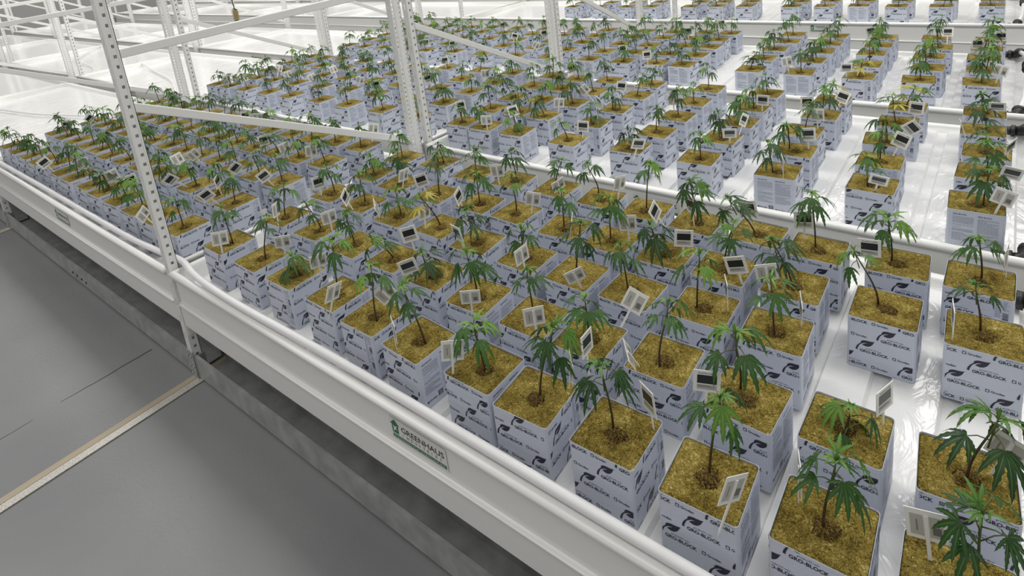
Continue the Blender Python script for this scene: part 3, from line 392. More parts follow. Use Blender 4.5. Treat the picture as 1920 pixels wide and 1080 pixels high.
TG=[(11,0,-1.998,-0.762,-1.99,-0.762,-9,0),(10,0,-1.763,-0.658,-1.734,-0.658,-9,14),(9,0,-1.548,-0.674,-1.497,-0.674,6,12),(8,0,-1.312,-0.763,-1.297,-0.763,35,-18),(7,0,-1.148,-0.687,-1.148,-0.687,-4,42),(6,0,-1,-0.787,-1,-0.787,-84,-4),(5,0,-0.802,-0.768,-0.802,-0.768,-3,-8),(31,0,-0.909,-0.547,-0.909,-0.575,-9,-22),(30,0,-0.701,-0.547,-0.701,-0.556,6,-5),(29,1,-0.528,-0.547,-0.528,-0.576,60,-35),(28,1,-0.421,-0.523,-0.421,-0.561,-84,-3),(4,0,-0.524,-0.667,-0.518,-0.666,-84,-5),(53,0,-0.704,-0.307,-0.704,-0.345,12,-5),(29,0,-0.519,-0.427,-0.503,-0.37,-7,-18),(54,0,-0.91,-0.307,-0.91,-0.327,40,-12),(79,1,-0.89,-0.082,-0.873,-0.092,84,2),(80,0,-1.116,0.005,-1.102,0.005,-6,0),(78,0,-0.71,-0.004,-0.71,-0.004,1,0),(102,1,-0.623,0.151,-0.664,0.105,62,8),(105,0,-1.092,0.172,-1.08,0.144,30,0),(106,0,-1.392,0.159,-1.392,0.154,-12,0),(82,1,-1.634,-0.055,-1.634,-0.055,-9,15),(56,0,-1.416,-0.256,-1.416,-0.256,35,-8),(81,1,-1.381,-0.071,-1.381,-0.1,62,-15),(33,1,-1.343,-0.407,-1.343,-0.403,-9,15),(55,1,-1.192,-0.307,-1.192,-0.319,-62,10),(57,0,-1.615,-0.3,-1.615,-0.318,84,20),(58,1,-1.815,-0.288,-1.815,-0.312,62,0),(35,0,-1.745,-0.456,-1.732,-0.456,8,10),(32,1,-1.192,-0.53,-1.192,-0.551,-4,-2),(36,0,-2.002,-0.518,-2.002,-0.518,60,-10),(58,1,-1.838,-0.285,-1.838,-0.285,84,3),(59,1,-2.061,-0.268,-2.061,-0.268,11,2),(83,0,-1.764,-0.048,-1.75,-0.048,40,-10),(77,1,-0.514,-0.015,-0.514,-0.015,6,-5),(104,0,-0.884,0.256,-0.876,0.256,40,-8),(102,1,-0.577,0.197,-0.577,0.197,-62,15),(101,1,-0.405,0.25,-0.405,0.25,-7,12),(100,1,-0.235,0.249,-0.235,0.249,7,2),(99,1,-0.042,0.172,-0.045,0.164,1,-3),(75,0,-0.251,-0.067,-0.251,-0.082,10,4),(76,1,-0.332,-0.079,-0.332,-0.086,-4,14),(51,1,-0.317,-0.208,-0.317,-0.208,-84,2),(50,1,-0.136,-0.198,-0.136,-0.198,-84,-15),(73,1,0.161,-0.066,0.161,-0.066,-84,-4),(98,0,0.253,0.272,0.253,0.272,84,4),(3,1,-0.324,-0.666,-0.324,-0.666,-62,12),(27,1,-0.237,-0.547,-0.24,-0.552,2,-10),(2,0,-0.113,-0.778,-0.108,-0.778,45,-25),(1,0,-0.02,-0.687,-0.02,-0.687,-84,-3),(26,1,0.073,-0.42,0.073,-0.42,62,3),(25,0,0.266,-0.442,0.266,-0.442,-6,-20),(0,0,0.167,-0.678,0.167,-0.678,6,8),(19,1,-3.883,-0.782,-3.891,-0.807,2,4),(48,1,-4.713,-0.447,-4.716,-0.447,3,-3),(71,1,-4.69,-0.288,-4.69,-0.312,11,20),(18,0,-3.629,-0.697,-3.629,-0.697,-8,1),(16,0,-3.224,-0.693,-3.224,-0.693,-7,15),(15,1,-3.033,-0.676,-3.033,-0.676,3,10),(13,0,-2.553,-0.787,-2.534,-0.819,40,0),(39,1,-2.821,-0.535,-2.821,-0.576,-11,15),(37,1,-2.449,-0.547,-2.449,-0.584,-12,3),(38,1,-2.555,-0.477,-2.555,-0.477,62,10),(61,1,-2.629,-0.307,-2.629,-0.345,0,15),(60,1,-2.386,-0.307,-2.386,-0.339,0,3),(40,0,-3.069,-0.42,-3.096,-0.42,-1,8),(63,0,-3.066,-0.291,-3.066,-0.346,-10,8),(86,0,-2.634,-0.07,-2.634,-0.07,9,10),(85,0,-2.443,-0.039,-2.443,-0.039,-8,-5),(87,1,-2.861,-0.05,-2.869,-0.05,-11,3),(115,0,-3.35,0.184,-3.324,0.184,-10,4),(115,1,-3.449,0.172,-3.449,0.172,-4,-5),(110,0,-2.384,0.292,-2.384,0.321,8,5),(165,0,-1.636,1.267,-1.636,1.267,-1,42),(147,0,-1.658,1.013,-1.642,1.013,8,4),(128,1,-1.335,0.74,-1.327,0.74,-6,0),(164,1,-1.445,1.131,-1.445,1.103,-62,0),(130,0,-1.868,0.66,-1.858,0.648,-9,-1),(129,1,-1.778,0.778,-1.809,0.817,6,15),(146,1,-1.366,0.947,-1.366,0.947,84,2),(202,1,-1.963,1.66,-1.963,1.66,11,25),(131,1,-2.162,0.792,-2.17,0.794,2,1),(186,0,-2.487,1.4,-2.487,1.4,-7,-3),(127,1,-1.016,0.672,-0.985,0.633,10,-15),(163,0,-1.09,1.242,-1.09,1.242,-9,4),(144,1,-0.688,0.915,-0.68,0.884,2,-3),(144,1,-0.688,1.035,-0.677,1.063,-62,-8),(180,1,-0.692,1.372,-0.683,1.36,-5,2),(125,1,-0.407,0.662,-0.407,0.659,-84,1),(143,1,-0.392,0.979,-0.392,0.979,6,3),(161,0,-0.413,1.23,-0.413,1.23,-8,4),(179,1,-0.491,1.386,-0.491,1.386,9,-1),(179,1,-0.377,1.484,-0.365,1.51,-8,-10),(178,1,-0.069,1.436,-0.067,1.436,1,-5),(160,1,-0.088,1.182,-0.055,1.182,5,-30),(142,1,-0.073,1.02,-0.073,1.032,-6,-25),(124,1,-0.09,0.672,-0.09,0.631,-7,-15),(195,1,0.204,1.588,0.204,1.546,1,2),(141,1,0.239,0.909,0.258,0.843,4,-8),(123,0,0.234,0.651,0.241,0.643,-3,-12),(159,1,0.245,1.124,0.252,1.091,62,3),(159,0,0.125,1.244,0.104,1.253,-84,-3),(182,1,-1.454,1.382,-1.458,1.382,11,-20),(152,1,-3.117,0.97,-3.117,0.97,12,0),(219,1,-1.632,2.077,-1.632,2.077,11,3),(220,1,-1.873,2.192,-1.873,2.199,11,4),(290,1,-1.48,3.094,-1.494,3.094,-9,-4),(273,1,-1.647,2.812,-1.647,2.812,-3,2),(215,1,-0.443,2.048,-0.443,2.023,-1,-4),(216,0,-0.756,2.092,-0.763,2.092,12,3),(249,1,0.091,2.663,0.091,2.663,9,2),(267,1,0.19,2.863,0.19,2.863,-6,3),(213,0,0.191,2.123,0.204,2.123,-8,-3),(287,1,-0.47,2.988,-0.472,2.951,4,3),(268,1,-0.065,2.888,-0.065,2.948,-7,1),(259,1,-2.825,2.605,-2.828,2.605,11,2),(223,0,-2.712,2.173,-2.623,2.193,-4,-5),(242,1,-3.043,2.442,-3.032,2.458,-9,-3),(300,1,-4.31,3.121,-4.262,3.136,5,4),(300,1,-4.355,3.001,-4.355,2.993,2,2),(280,1,-3.738,2.856,-3.738,2.856,0,-2),(279,1,-3.494,2.876,-3.494,2.876,-9,4),(225,1,-3.452,2.119,-3.452,2.119,7,-2),(226,1,-3.782,2.13,-3.782,2.13,-3,2),(206,1,-3.084,1.633,-3.084,1.633,-10,3),(169,1,-2.817,1.192,-2.832,1.192,8,2),(266,1,-4.897,2.543,-4.897,2.498,8,1),(230,1,-4.897,2.184,-4.897,2.248,-2,-3),(139,0,-4.687,0.71,-4.687,0.71,8,-2),(138,0,-4.478,0.758,-4.502,0.758,-3,4),(156,0,-4.478,1.037,-4.488,1.073,-3,-1),(155,0,-4.158,0.953,-4.169,0.953,-7,5),(154,0,-3.832,0.957,-3.85,0.957,7,5),(172,0,-3.822,1.182,-3.882,1.182,11,-2),(153,0,-3.38,1.016,-3.347,1.016,-10,-4)]

# ---------------- the seedlings ----------------
ORD = ['', 'first', 'second', 'third', 'fourth', 'fifth', 'sixth', 'seventh', 'eighth', 'ninth', 'tenth', 'eleventh', 'twelfth', 'thirteenth', 'fourteenth', 'fifteenth', 'sixteenth', 'seventeenth', 'eighteenth', 'nineteenth', 'twentieth', 'twenty-first', 'twenty-second', 'twenty-third', 'twenty-fourth', 'twenty-fifth']
BENCH = ['', 'nearest bench', 'second bench', 'third bench', 'farthest planted bench']
ROWN = ['front row', 'second row', 'middle row', 'fourth row', 'back row']
def pos_in_row(i):
    k, r, x = S[i][0], S[i][1], S[i][3]
    return 1+sum(1 for s in S if s[0] == k and s[1] == r and s[3] > x)
def screen(p):
    q = [sum(Rr[a][b]*(p[b]-CAM[b]) for b in range(3)) for a in range(3)]; F = 1169.5072
    return 919.766+F*q[0]/q[2], 132.735+F*q[1]/q[2], q[2]
rs = random.Random(77)
order = sorted(range(len(S)), key=lambda i: screen((S[i][3], S[i][4], .15))[2])
near = set(order[:300]); PLACE = {}
YEL = {(2, 3, 1), (2, 4, 1), (2, 4, 2), (1, 2, 8), (3, 0, 2)}
stuff = []
for i, (k, r, c, x, y, th, bx, by, dx, dy, dz) in enumerate(S):
    quarter = rs.choice((0, 0, 1, 2, 3, 2)); wi = rs.randrange(3); fi = rs.randrange(12)
    while fi in (5, 11) and (k, r, c) not in YEL: fi = rs.randrange(14)
    if (k, r, c) in YEL: fi = rs.choice((5, 11))
    frz = rs.uniform(0, 6.28); fsc = rs.uniform(.85, 1.15); hs = rs.uniform(.985, 1.015)
    if quarter == 1 and k == 1: quarter = rs.choice((0, 2, 3))
    dd = Matrix.Rotation(-th, 3, 'Z') @ Vector((dx, dy, dz)); bb_ = Matrix.Rotation(-th, 3, 'Z') @ Vector((bx, by, 0))
    sm = stem_mesh(bb_.x, bb_.y, dd.x, dd.y, dd.z)
    top = Vector((bb_.x+dd.x, bb_.y+dd.y, HB+dd.z)); lean = Vector((dd.x, dd.y, 0))
    ax = Vector((0, 0, 1)).cross(lean+Vector((1e-6, 0, 0))); ang = min(.5, lean.length/max(.05, dd.z)*.6)
    fm = Matrix.Translation(top) @ Matrix.Rotation(ang, 4, ax.normalized()) @ Matrix.Rotation(frz, 4, 'Z') @ Matrix.Diagonal((fsc, fsc, fsc, 1))
    wm = Matrix.Rotation(quarter*PI/2, 4, 'Z') @ Matrix.Diagonal((1, 1, hs, 1))
    if i not in near:
        T = Matrix.Translation((x, y, 0)) @ Matrix.Rotation(th, 4, 'Z')
        stuff.append((WR[wi], T @ wm)); stuff.append((RWM[fi % 5], T)); stuff.append((sm, T)); stuff.append((FO[fi], T @ fm)); continue
    e = empty('potted_seedling', (x, y, 0), th)
    ob('wrapper', WR[wi], e).matrix_local = wm
    ob('rockwool_cube', RWM[fi % 5], e, rot=(0, 0, (i % 4)*PI/2))
    ob('stem', sm, e); ob('foliage', FO[fi], e).matrix_local = fm
    sb = screen((x+bx, y+by, HB)); st = screen((x+bx+dx, y+by+dy, HB+dz)); vert = screen((x+bx, y+by, HB+dz))
    dpx = (st[0]-vert[0])/(abs(st[1]-sb[1])+1)
    look = 'left-leaning' if dpx < -.22 else 'right-leaning' if dpx > .22 else 'upright'
    if fi in (5, 11): look = 'yellow-leaved ' + look
    n_ = pos_in_row(i); rn = ROWN[r]
    PLACE[i] = '%s, %s, %s from right' % (BENCH[k], rn, ORD[n_])
    tag(e, '%s leafy seedling in blue-grey cube, %s' % (look, PLACE[i]), 'seedling', 'leafy seedlings in printed rockwool cubes on the %s' % BENCH[k])
if stuff:
    vs, fs, mi, mats = [], [], [], []; uvs = []; mb = MB()
    for me, T in stuff:
        loc = []
        for q in me.materials:
            if q not in mats: mats.append(q)
            loc.append(mats.index(q))
        b = len(mb.v); mb.v += [tuple(T @ v_.co) for v_ in me.vertices]
        for p in me.polygons: mb.f.append(tuple(b+a for a in p.vertices)); mb.mi.append(loc[p.material_index]); mb.sm.append(p.use_smooth)
    o = ob('seedlings', mb.mesh('far_seedlings', mats)); tag(o, 'farther seedlings in blue-grey cubes along the top edge of the view', 'seedlings', kind='stuff')
# ---------------- plant tags ----------------
def card_mesh(front):
    mb = MB(); w_, h_, t_ = .057, .058, .0007; mb.box(-w_/2, w_/2, -t_, t_, -h_/2, h_/2, 0)
    def rc(x0, x1, z0, z1, m_, y): mb.add([(x0, y, z0), (x1, y, z0), (x1, y, z1), (x0, y, z1)], [(0, 1, 2, 3)], m_)
    y = -t_-.0003
    rc(-.0205, .0205, -.006, .0170, 1, y); rc(-.0205, .0205, -.0220, -.009, 2, y)           # front
    for a in range(2): rc(-.019, .008+.008*a, -.0125-.003*a, -.0112-.003*a, 3, y-.0002)
    r_ = random.Random(9); x = -.018
    while x < .017: l = r_.uniform(.0015, .004); rc(x, x+l, .0205, .0205+r_.choice((.0022, .0032)), 3, y); x += l+.0012
    y = t_+.0003
    def rb(x0, x1, z0, z1, m_, yy): mb.add([(x1, yy, z0), (x0, yy, z0), (x0, yy, z1), (x1, yy, z1)], [(0, 1, 2, 3)], m_)
    rb(.0045, .0225, -.0215, .0190, 2, y); rb(-.0225, -.0045, -.0215, .0190, 2, y)          # back
    rb(-.0200, -.0080, -.0150, .0000, 3, y+.0002)
    for z in range(6): rb(.0120, .0145, -.012+.0036*z, -.0095+.0036*z, 3, y+.0002)
    return mb.mesh('card', [M_card, M_cardb, M_cardg, M_cardt])
CARD = card_mesh(0)
mb = MB(); mb.box(-.0030, .0030, .0012, .0030, -.0850, .020, 0); mb.add([(-.003, .0012, -.085), (.003, .0012, -.085), (.003, .003, -.085), (-.003, .003, -.085), (0, .002, -.100)], [(0, 1, 4), (1, 2, 4), (2, 3, 4), (3, 0, 4)], 0)
STAKE = mb.mesh('stake', [M_card])
seen = {}
tl = []
for ti, (j, fr, bx, by, cx_, cy_, yaw, roll) in enumerate(TG):
    j = int(j)
    if j not in near: continue
    e = empty('plant_tag', (0, 0, 0))
    to = Vector((CAM.x-cx_, CAM.y-cy_, 0)).normalized(); a = math.atan2(to.y, to.x)+math.radians(yaw)
    # local -y is the front face
    rz = a+PI/2 if fr else a-PI/2
    top = Vector((cx_, cy_, .213)); base = Vector((bx, by, .150)); up = (top-base)
    up = up.normalized() if up.length > .05 else Vector((0, 0, 1))
    if up.z < .8: up = Vector((up.x*.5, up.y*.5, .8)).normalized()
    rr = math.radians(roll)*(-1 if fr else 1)
    Rm = Matrix.Rotation(rz, 4, 'Z') @ Matrix.Rotation(rr*.8, 4, 'Y')
    q = Vector((0, 0, 1)).rotation_difference(up).to_matrix().to_4x4()
    e.matrix_world = Matrix.Translation(top) @ q @ Rm
    ob('card', CARD, e); ob('stake', STAKE, e)
    side = 'showing its black panel' if fr else 'showing its grey back'
    tl.append((e, side, j))
for e, side, j in tl:
    s = seen.setdefault((side, j), [0]); s[0] += 1
    pre = 'white tag' if s[0] == 1 else 'another white tag'
    tag(e, '%s %s, %s' % (pre, side, PLACE[j]), 'plant tag', 'white plant tags stuck into the cubes')
# ---------------- benches ----------------
ZF = -.44
def web(mb, ox, oy, oz, du, dv, w_, L_, pitch, hw, hh, cols, normal, th=.0018):
    """perforated plate: u across (width w_), v up; holes centred on each col"""
    du = Vector(du); dv = Vector(dv); n_ = Vector(normal); o = Vector((ox, oy, oz)); xs = [0]
    for c in cols: xs += [c-hw/2, c+hw/2]
    xs.append(w_); k = int(L_/pitch)
    for s_, off in ((1, 0), (-1, -th)):
        for q in range(k):
            z0 = q*pitch; zz = [z0, z0+(pitch-hh)/2, z0+(pitch+hh)/2, z0+pitch]
            for a in range(len(xs)-1):
                if a % 2 == 0:
                    cells = [(xs[a], xs[a+1], zz[0], zz[3])]
                else: cells = [(xs[a], xs[a+1], zz[0], zz[1]), (xs[a], xs[a+1], zz[2], zz[3])]
                for x0, x1, z0_, z1_ in cells:
                    vs = [o+du*x0+dv*z0_+n_*off, o+du*x1+dv*z0_+n_*off, o+du*x1+dv*z1_+n_*off, o+du*x0+dv*z1_+n_*off]
                    mb.add(vs, [(0, 1, 2, 3)] if s_ == 1 else [(3, 2, 1, 0)], 0)
    for q in range(k):                       # hole edges
        for c in cols:
            a0, a1 = c-hw/2, c+hw/2; z0, z1 = q*pitch+(pitch-hh)/2, q*pitch+(pitch+hh)/2
            cor = [(a0, z0), (a1, z0), (a1, z1), (a0, z1)]
            vs = [o+du*u+dv*v_ for u, v_ in cor]+[o+du*u+dv*v_-n_*th for u, v_ in cor]
            mb.add(vs, [(a, (a+1) % 4, 4+(a+1) % 4, 4+a) for a in range(4)], 0)
PH = 2.3                                     # upright length
def upright_mesh(kind):
    mb = MB(); X = .037; D = .037 if kind == 0 else .064
    if kind == 0:                            # front upright: wide side with one row of square holes, narrow slotted front
        web(mb, X, 0, 0, (0, 1, 0), (0, 0, 1), D, PH, .038, .0115, .0125, [.018], (1, 0, 0))
        web(mb, 0, 0, 0, (1, 0, 0), (0, 0, 1), X, PH, .076, .005, .030, [.018], (0, -1, 0))
        mb.box(.0, .0016, 0, .012, 0, PH, 0); mb.box(.0, X, D-.002, D, 0, PH, 0); mb.box(0, .0016, D-.012, D, 0, PH, 0)
        mb.box(X, X+.0012, .029, .033, 0, PH, 0)
    else:
        web(mb, X, 0, 0, (0, 1, 0), (0, 0, 1), D, PH, .025, .0075, .010, [.009, .055], (1, 0, 0))
        web(mb, 0, 0, 0, (1, 0, 0), (0, 0, 1), X, PH, .038, .006, .012, [.014], (0, -1, 0))
        mb.box(.0, .0016, 0, .012, 0, PH, 0); mb.box(0, .0016, D-.012, D, 0, PH, 0); mb.box(0, X, D-.002, D, 0, PH, 0)
        mb.box(X, X+.0025, .020, .044, 0, PH, 0)
    return mb.mesh('upright', [M_white])
UP = [upright_mesh(0), upright_mesh(1)]
mb = MB(); mb.box(-.006, .044, -.004, 0, 0, .125, 0); mb.box(.040, .044, -.004, .045, 0, .10, 0)
for z in (.018, .055, .105):
    for xx in (.006, .032): mb.tube([(xx, -.004, z), (xx, -.009, z)], .0045, 6, 1)
FOOT = mb.mesh('foot_plate', [M_galv, M_bolt])
FX = [-2.287+2.76*k for k in (1, 0, -1, -2, -3, -4, -5)]   # frames along every bench
RACKS = [(1, -.870, .430, 0.), (2, .560, 1.815, 0.), (3, 1.935, 3.20, .0), (4, 3.93, 5.22, .02), (5, 5.36, 6.65, .02), (6, 6.80, 8.10, .02)]
POST = {1: (-.872, .527), 2: (.575, 1.950), 3: (1.965, 3.31), 4: (3.95, 5.31), 5: (5.38, 6.75), 6: (6.82, 8.2)}
RN = ['', 'nearest', 'second', 'third', 'fourth', 'fifth', 'sixth']
def rack(k, y0, y1, dx):
    e = empty('mobile_bench_frame', (0, y0, ZF))
    tag(e, 'white perforated steel bench frame with zigzag braces, %s from the grey aisle' % RN[k], 'rack', 'long white mobile bench frames')
    pa, pb = POST[k]
    def loc(x, y, z): return (x, y-y0, z-ZF)
    for f, x in enumerate(FX):
        x += dx
        if f == 0: x = FX[0]+dx
        if f == 0: continue
        ob('upright', UP[0], e, loc(x, pa, ZF+.012)); ob('upright', UP[1], e, loc(x, pb-.064, ZF+.012))
        if k <= 4:
            ob('foot_plate', FOOT, e, loc(x, pa, ZF+.003))
        xm = x+.018
        for name, a, b in (('horizontal_brace', (pa+.02, .925), (pb-.03, .940)), ('diagonal_brace', (pa+.03, .725), (pb-.05, .105)), ('diagonal_brace', (pa+.03, -.12), (pb-.05, -.30)), ('diagonal_brace', (pa+.03, 1.12), (pb-.05, 1.72))):
            m_ = MB(); m_.bar(loc(xm, a[0], a[1]), loc(xm, b[0], b[1]), .018, .034, 0, (1, 0, 0)); bevel(ob(name, m_.mesh('brace', [M_white]), e), .003)
    xs = [.37+dx*0]+[q+dx for q in FX[1:]]
    xr = {1: .40, 2: .38, 3: .35, 4: .33}.get(k, .35)
    for f in range(1, len(FX)):
        xa = FX[f]+dx+.0435; xb = xr if f == 1 else FX[f-1]+dx-.0015
        for (yy, s_, nm) in ((y0, 1, 'front_beam'), (y1, -1, 'rear_beam')):
            m_ = MB(); ya, yb = (yy+.001*s_, yy+.04*s_); 
            m_.box(xa, xb, *sorted((ya-y0, yb-y0)), -.190-ZF, -.093-ZF)
            m_.box(xa, xa+.004, *sorted((ya-.002*s_-y0, yb-y0)), -.235-ZF, -.080-ZF)
            bevel(ob(nm, m_.mesh('beam', [M_white]), e), .003)
            m_ = MB(); y_a, y_b = sorted((yy-y0, yy+.003*s_-y0)); m_.box(xa, xb, y_a, y_b, .010, .108)
            y_a, y_b = sorted((yy+.003*s_-y0, yy+.120*s_-y0)); m_.box(xa, xb, y_a, y_b, .010, .013)
            y_a, y_b = sorted((yy+.117*s_-y0, yy+.120*s_-y0)); m_.box(xa, xb, y_a, y_b, .013, .108)
            y_a, y_b = sorted((yy+.003*s_-y0, yy+.012*s_-y0)); m_.box(xa, xb, y_a, y_b, .105, .108)
            if f == 2 and s_ == 1:
                for q in range(4): m_.tube([(xa+1.28+.07*q, -.0005, .045), (xa+1.28+.07*q, -.003, .045)], .007, 8, 1)
            o = ob('base_channel', m_.mesh('base', [M_galv, M_hole]), e)
        for q in range(4):                    # cross bars that carry the tray
            xx = xa+(xb-xa)*(q+.5)/4; m_ = MB(); m_.box(xx-.015, xx+.015, .04, y1-y0-.04, -.135-ZF, -.098-ZF); ob('cross_bar', m_.mesh('bar', [M_white]), e)
    return e
for a in RACKS: rack(*a)
# ---------------- trays ----------------
def tray(x0, x1, y0, y1, name_label, rib):
    """moulded tray: rolled rim, wall, ribbed floor"""
    mb = MB()
    sec = [(-.004, -.091), (.006, -.092), (.007, -.089), (.006, -.0865), (.0, -.0855), (-.004, -.083), (-.005, -.079), (-.004, .022), (-.002, .028), (.002, .032), (.010, .036), (.014, .044), (.013, .052), (.006, .059), (-.004, .060), (-.012, .056), (-.016, .046), (-.018, .030), (-.024, -.006), (-.030, -.014)]
    cor = [(x0, y0, -1, -1), (x1, y0, 1, -1), (x1, y1, 1, 1), (x0, y1, -1, 1)]; n = len(sec); vs = []
    for (x, y, sx, sy) in cor:
        for o_, z in sec: vs.append((x+sx*o_*.5, y+sy*o_, z if (sy < 0 or z < 0) else z*.30))
    fs = []
    for c in range(4):
        d = (c+1) % 4
        for i in range(n-1): fs.append((c*n+i, c*n+i+1, d*n+i+1, d*n+i)[::-1])
    mb.add(vs, fs, 0, True)
    for q in range(len(fs)):
        if q % (n-1) == 6: mb.sm[q] = False
    xi0, xi1, yi0, yi1 = x0+.014, x1-.014, y0+.029, y1-.029
    # floor with flat ribs running front to back
    mb.add([(xi0, yi0, -.0145), (xi1, yi0, -.0145), (xi1, yi1, -.0145), (xi0, yi1, -.0145)], [(0, 1, 2, 3)], 1)
    p = .145; k = int((xi1-xi0)/p); st = (xi1-xi0-k*p)/2
    for i in range(k):
        a = xi0+st+i*p+.016; b = a+p-.032; m = .007; ya, yb = yi0+.018, yi1-.018; rz = -.0145+.0137*rib if i else -.0145+.0137*rib
        vs = [(a, ya, -.0145), (b, ya, -.0145), (b, yb, -.0145), (a, yb, -.0145), (a+m, ya+m, rz), (b-m, ya+m, rz), (b-m, yb-m, rz), (a+m, yb-m, rz)]
        mb.add(vs, [(4, 5, 6, 7), (0, 1, 5, 4), (1, 2, 6, 5), (2, 3, 7, 6), (3, 0, 4, 7)], 1)
    me = mb.mesh('tray', [M_tray, M_film]); o = ob('growing_tray', me)
    tag(o, name_label, 'tray', 'white growing trays'); return o
TR = {}
for k, y0, y1, dx in RACKS:
    xr = {1: .40, 2: .37, 3: .34, 4: .32}.get(k, .34)
    for f in range(1, len(FX)):
        xa = FX[f]+dx+.052; xb = xr if f == 1 else FX[f-1]+dx-.009
        what = 'planted' if (f <= 2 and k <= 3) or (k == 4 and f == 1) else 'empty'
        nm = 'white %s tray with rolled rim on the %s bench, %s from the right end' % (what, RN[k], ORD[f])
        TR[(k, f)] = tray(xa, xb, y0, y1, nm, 1 if what == 'planted' else .02)
# ---------------- stickers on the tray fronts ----------------
def sticker(k, f, x0, zt, w_=.205):
    o = TR[(k, f)]; y = [a for a in RACKS if a[0] == k][0][1]+.004-.0012
    if True: y = [a for a in RACKS if a[0] == k][0][1]+.0028
    h = .068; mb = MB()
    def put(vs, fs, mi, off): mb.add([(x0+u, y-off, zt-h+v_) for u, v_ in vs], fs, mi)
    def rect(u0, u1, v0, v1, mi, off): put([(u0, v0), (u1, v0), (u1, v1), (u0, v1)], [(0, 1, 2, 3)], mi, off)
    rect(0, w_, 0, h, 0, .0006); rect(.006, w_-.004, .006, .0165, 1, .0010)
    put([(.006, .021), (.030, .021), (.030, .047), (.036, .047), (.018, .064), (.000, .047), (.006, .047)], [(0, 1, 2, 6), (2, 3, 4, 5, 6)], 1, .0010)
    put([(.010, .024), (.0185, .033), (.0265, .030), (.022, .037), (.027, .047), (.017, .041), (.010, .046), (.013, .036)], [(0, 1, 7), (1, 2, 3), (1, 3, 5, 7), (3, 4, 5), (5, 6, 7)], 0, .0014)
    def word(s, u, v_, wd, hh, mi, off, bold=0):
        a, fcs, wid = text2d(s, 1, bold); sx = wd/wid; put([(u+p*sx, v_+q*hh/.70) for p, q in a], fcs, mi, off)
    word('GREENHAUS', .042, .036, w_-.05, .017, 2, .0010, .012)
    sp = (w_-.055)/10
    for i, ch in enumerate('INDUSTRIES'):
        a, fcs, wid = text2d(ch, 1, 0.); sc = .0085/.70; put([(.046+i*sp+p*sc, .0225+q*sc) for p, q in a], fcs, 2, .0010)
    word('A DIVISION FOR AGRICULTURE', .010, .0085, w_-.020, .0055, 0, .0014)
    s_ = ob('sticker', mb.mesh('sticker', [M_stick, M_green, M_ink]), o); tag(s_, 'white sticker with a green house and black GREENHAUS lettering')
sticker(1, 1, -.978, .010); sticker(1, 2, -3.70, .008); sticker(2, 1, -.99, .010); sticker(3, 1, -1.02, .010); sticker(4, 1, -1.06, .036); sticker(2, 2, -3.75, .008); sticker(3, 2, -3.78, .008); sticker(4, 2, -3.80, .012); sticker(3, 3, -6.5, .010); sticker(4, 3, -6.55, .010); sticker(2, 3, -6.5, .010)
# ---------------- irrigation ----------------
def spline(pts, n=8):
    pts = [Vector(p) for p in pts]; P = [pts[0]]+pts+[pts[-1]]; out = []
    for i in range(1, len(P)-2):
        for j in range(n):
            t = j/n; a, b, c, d = P[i-1:i+3]
            out.append(.5*((2*b)+(c-a)*t+(2*a-5*b+4*c-d)*t*t+(3*b-a-3*c+d)*t**3))
    return out+[pts[-1]]
m_ = MB(); m_.tube(spline([(.34, -.846, .030), (.2, -.853, .066), (-.2, -.858, .0735), (-.7, -.853, .0735), (-1.2, -.850, .0735), (-1.7, -.858, .0735), (-1.95, -.853, .0735), (-2.1, -.842, .0738), (-2.26, -.818, .0738), (-2.45, -.832, .0735), (-2.7, -.843, .0735), (-3.2, -.844, .0735), (-4.0, -.842, .0735), (-4.95, -.844, .0735)], 5), .0125, 14)
tag(ob('irrigation_pipe', m_.mesh('pipe', [M_hose])), 'long white pipe lying inside the front rim of the nearest tray', 'pipe')
for k, xe, ya, yb, ym in ((4, .225, 3.965, 5.17, 4.51), (3, .240, 1.975, 3.165, 2.63), (2, .268, .600, 1.778, 1.25), (1, .295, -.832, .372, -.24)):
    e = empty('drain_hose', (xe, ya, 0)); e_label = 'white drain hose with black fittings at the right end of the %s bench' % RN[k]
    tag(e, e_label, 'hose', 'drain hoses at the bench ends')
    for s_, y in ((1, ya), (-1, yb)):
        m_ = MB(); m_.tube([(-.045, y-ya, .030), (0, y-ya, .030)], .020, 12); m_.tube([(-.012, y-ya, .030), (.004, y-ya, .030)], .027, 12)
        m_.tube([(0, y-ya, .030), (.028, y-ya, .034), (.040, y-ya+.018*s_, .050), (.044, y-ya+.04*s_, .056)], [.020, .024, .024, .020], 12)
        m_.tube([(.0405, y-ya+.022*s_, .051), (.0435, y-ya+.036*s_, .055)], .027, 12)
        ob('elbow_fitting', m_.mesh('elbow', [M_rubber]), e)
    a, b = .044, .075; q = ym-ya; yy = yb-ya
    m_ = MB(); m_.tube(spline([(a, .035, .054), (b-.012, q*.35, .070), (b-.004, q-.07, .096), (b, q-.04, .100)]), .0125, 10); ob('hose', m_.mesh('hose', [M_hose]), e)
    m_ = MB(); m_.tube(spline([(b, q+.04, .100), (b-.004, q+(yy-q)*.55, .080), (a+.004, yy-.035, .054)]), .0125, 10); ob('hose', m_.mesh('hose', [M_hose]), e)
    m_ = MB(); m_.tube([(b, q-.055, .100), (b, q+.055, .100)], .022, 12); m_.tube([(b, q-.05, .100), (b, q-.03, .100)], .028, 12); m_.tube([(b, q+.03, .100), (b, q+.05, .100)], .028, 12); m_.tube([(b, q, .100), (b+.07, q, .100)], .022, 12)
    ob('tee_fitting', m_.mesh('tee', [M_rubber]), e)
def loose(pts, lab):
    m_ = MB(); m_.tube(spline(pts), .009, 8); tag(ob('irrigation_tube', m_.mesh('tube', [M_hose])), lab, 'tube', 'loose white tubes on the empty trays')
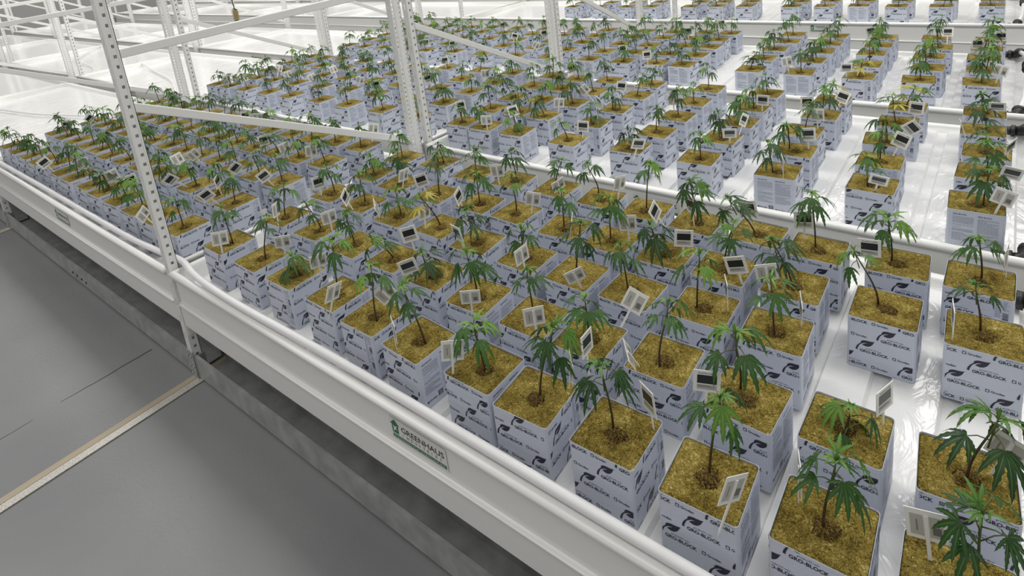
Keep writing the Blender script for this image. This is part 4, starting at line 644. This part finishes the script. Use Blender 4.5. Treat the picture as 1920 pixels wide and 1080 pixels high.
loose([(-8.05, 1.28, .012), (-7.9, 1.25, .03), (-7.1, 1.09, .012), (-6.3, .92, .012), (-5.6, .66, .012)], 'thin white tube curving across the empty tray of the second bench')
loose([(-7.6, -.40, .010), (-7.17, -.32, .010), (-6.5, -.22, .010), (-6.0, -.09, .010), (-5.3, .10, .010)], 'thin white tube across the empty tray behind the leftmost seedlings')
loose([(-10.5, 1.7, .012), (-9.6, 1.1, .02), (-8.6, .95, .012), (-8.05, .8, .012)], 'thin white tube across the far left empty tray')
# hanging coil
e = empty('hanging_coil', (-6.59, 1.905, .42)); tag(e, 'small brass spring coil hanging on a thin dark cord above the empty trays', 'coil')
m_ = MB(); m_.tube([(.034*math.cos(a*.5), .034*math.sin(a*.5), .006+.0011*a) for a in range(0, 113)], .0042, 6); m_.tube([(0, 0, 0), (0, 0, .135)], .024, 10, 1); ob('spring', m_.mesh('spring', [M_coil, M_rubber]), e)
m_ = MB(); m_.tube(spline([(0, 0, .10), (0, 0, .16), (-.015, 0, .30), (-.03, 0, .9), (-.03, 0, 1.6)]), .006, 6); m_.tube([(-.034, 0, .13), (0, 0, .145), (.034, 0, .13)], .004, 6); ob('cord', m_.mesh('cord', [M_rubber]), e)
# ---------------- floor and room ----------------
mb = MB(); mb.add([(-21, -4.5, ZF), (4.5, -4.5, ZF), (4.5, 12, ZF), (-21, 12, ZF)], [(0, 1, 2, 3)], 0)
tag(ob('floor', mb.mesh('floor', [M_floor])), kind='structure')
def slab(nm, x0, x1, y0, y1, z0, z1, M): 
    mb = MB(); mb.box(x0, x1, y0, y1, z0, z1); return tag(ob(nm, mb.mesh(nm, [M])), kind='structure')
slab('wall_left', -21.1, -21, -4.5, 12, ZF, 3.7, M_wall); slab('wall_back', -21, 4.5, 12, 12.1, ZF, 3.7, M_wall)
nseam = 0
for i, x in enumerate(FX[1:]):
    mb = MB(); mb.box(x+.032, x+.068, -4.5, 8.2, ZF-.005, ZF+.0040, 0); mb.box(x-.004, x+.026, -4.5, 8.2, ZF-.005, ZF+.0016, 1); mb.box(x+.026, x+.032, -4.5, 8.2, ZF-.005, ZF+.0006, 2); mb.box(x+.068, x+.0725, -4.5, 8.2, ZF-.005, ZF+.0008, 2)
    o = ob('floor_rail', mb.mesh('rail', [M_rail, M_grout, M_seam]))
    tag(o, 'worn steel rail set in beige grout, %s one from the right' % ORD[i+1], 'rail', 'steel rails crossing the aisle floor')
# hairline joint and scuff in the aisle floor
mb = MB(); pts = [(-2.64, -.92), (-2.641, -1.02), (-2.637, -1.12), (-2.636, -1.26)]; r_ = random.Random(4)
def crack(pts, w0, w1):
    n = len(pts)
    vs, fs = strip(pts, [w0+(w1-w0)*i/(n-1) for i in range(n)]); mb.add([(x, y, ZF+.0009) for x, y in vs], fs, 0)
crack([(-2.640+.003*r_.uniform(-1, 1), -.90-.03*i) for i in range(13)], .0040, .0008)
crack([(-2.628+.002*r_.uniform(-1, 1), -1.36-.03*i) for i in range(5)], .0008, .0014)
tag(ob('trim_1', mb.mesh('joint', [M_seam])), kind='structure')
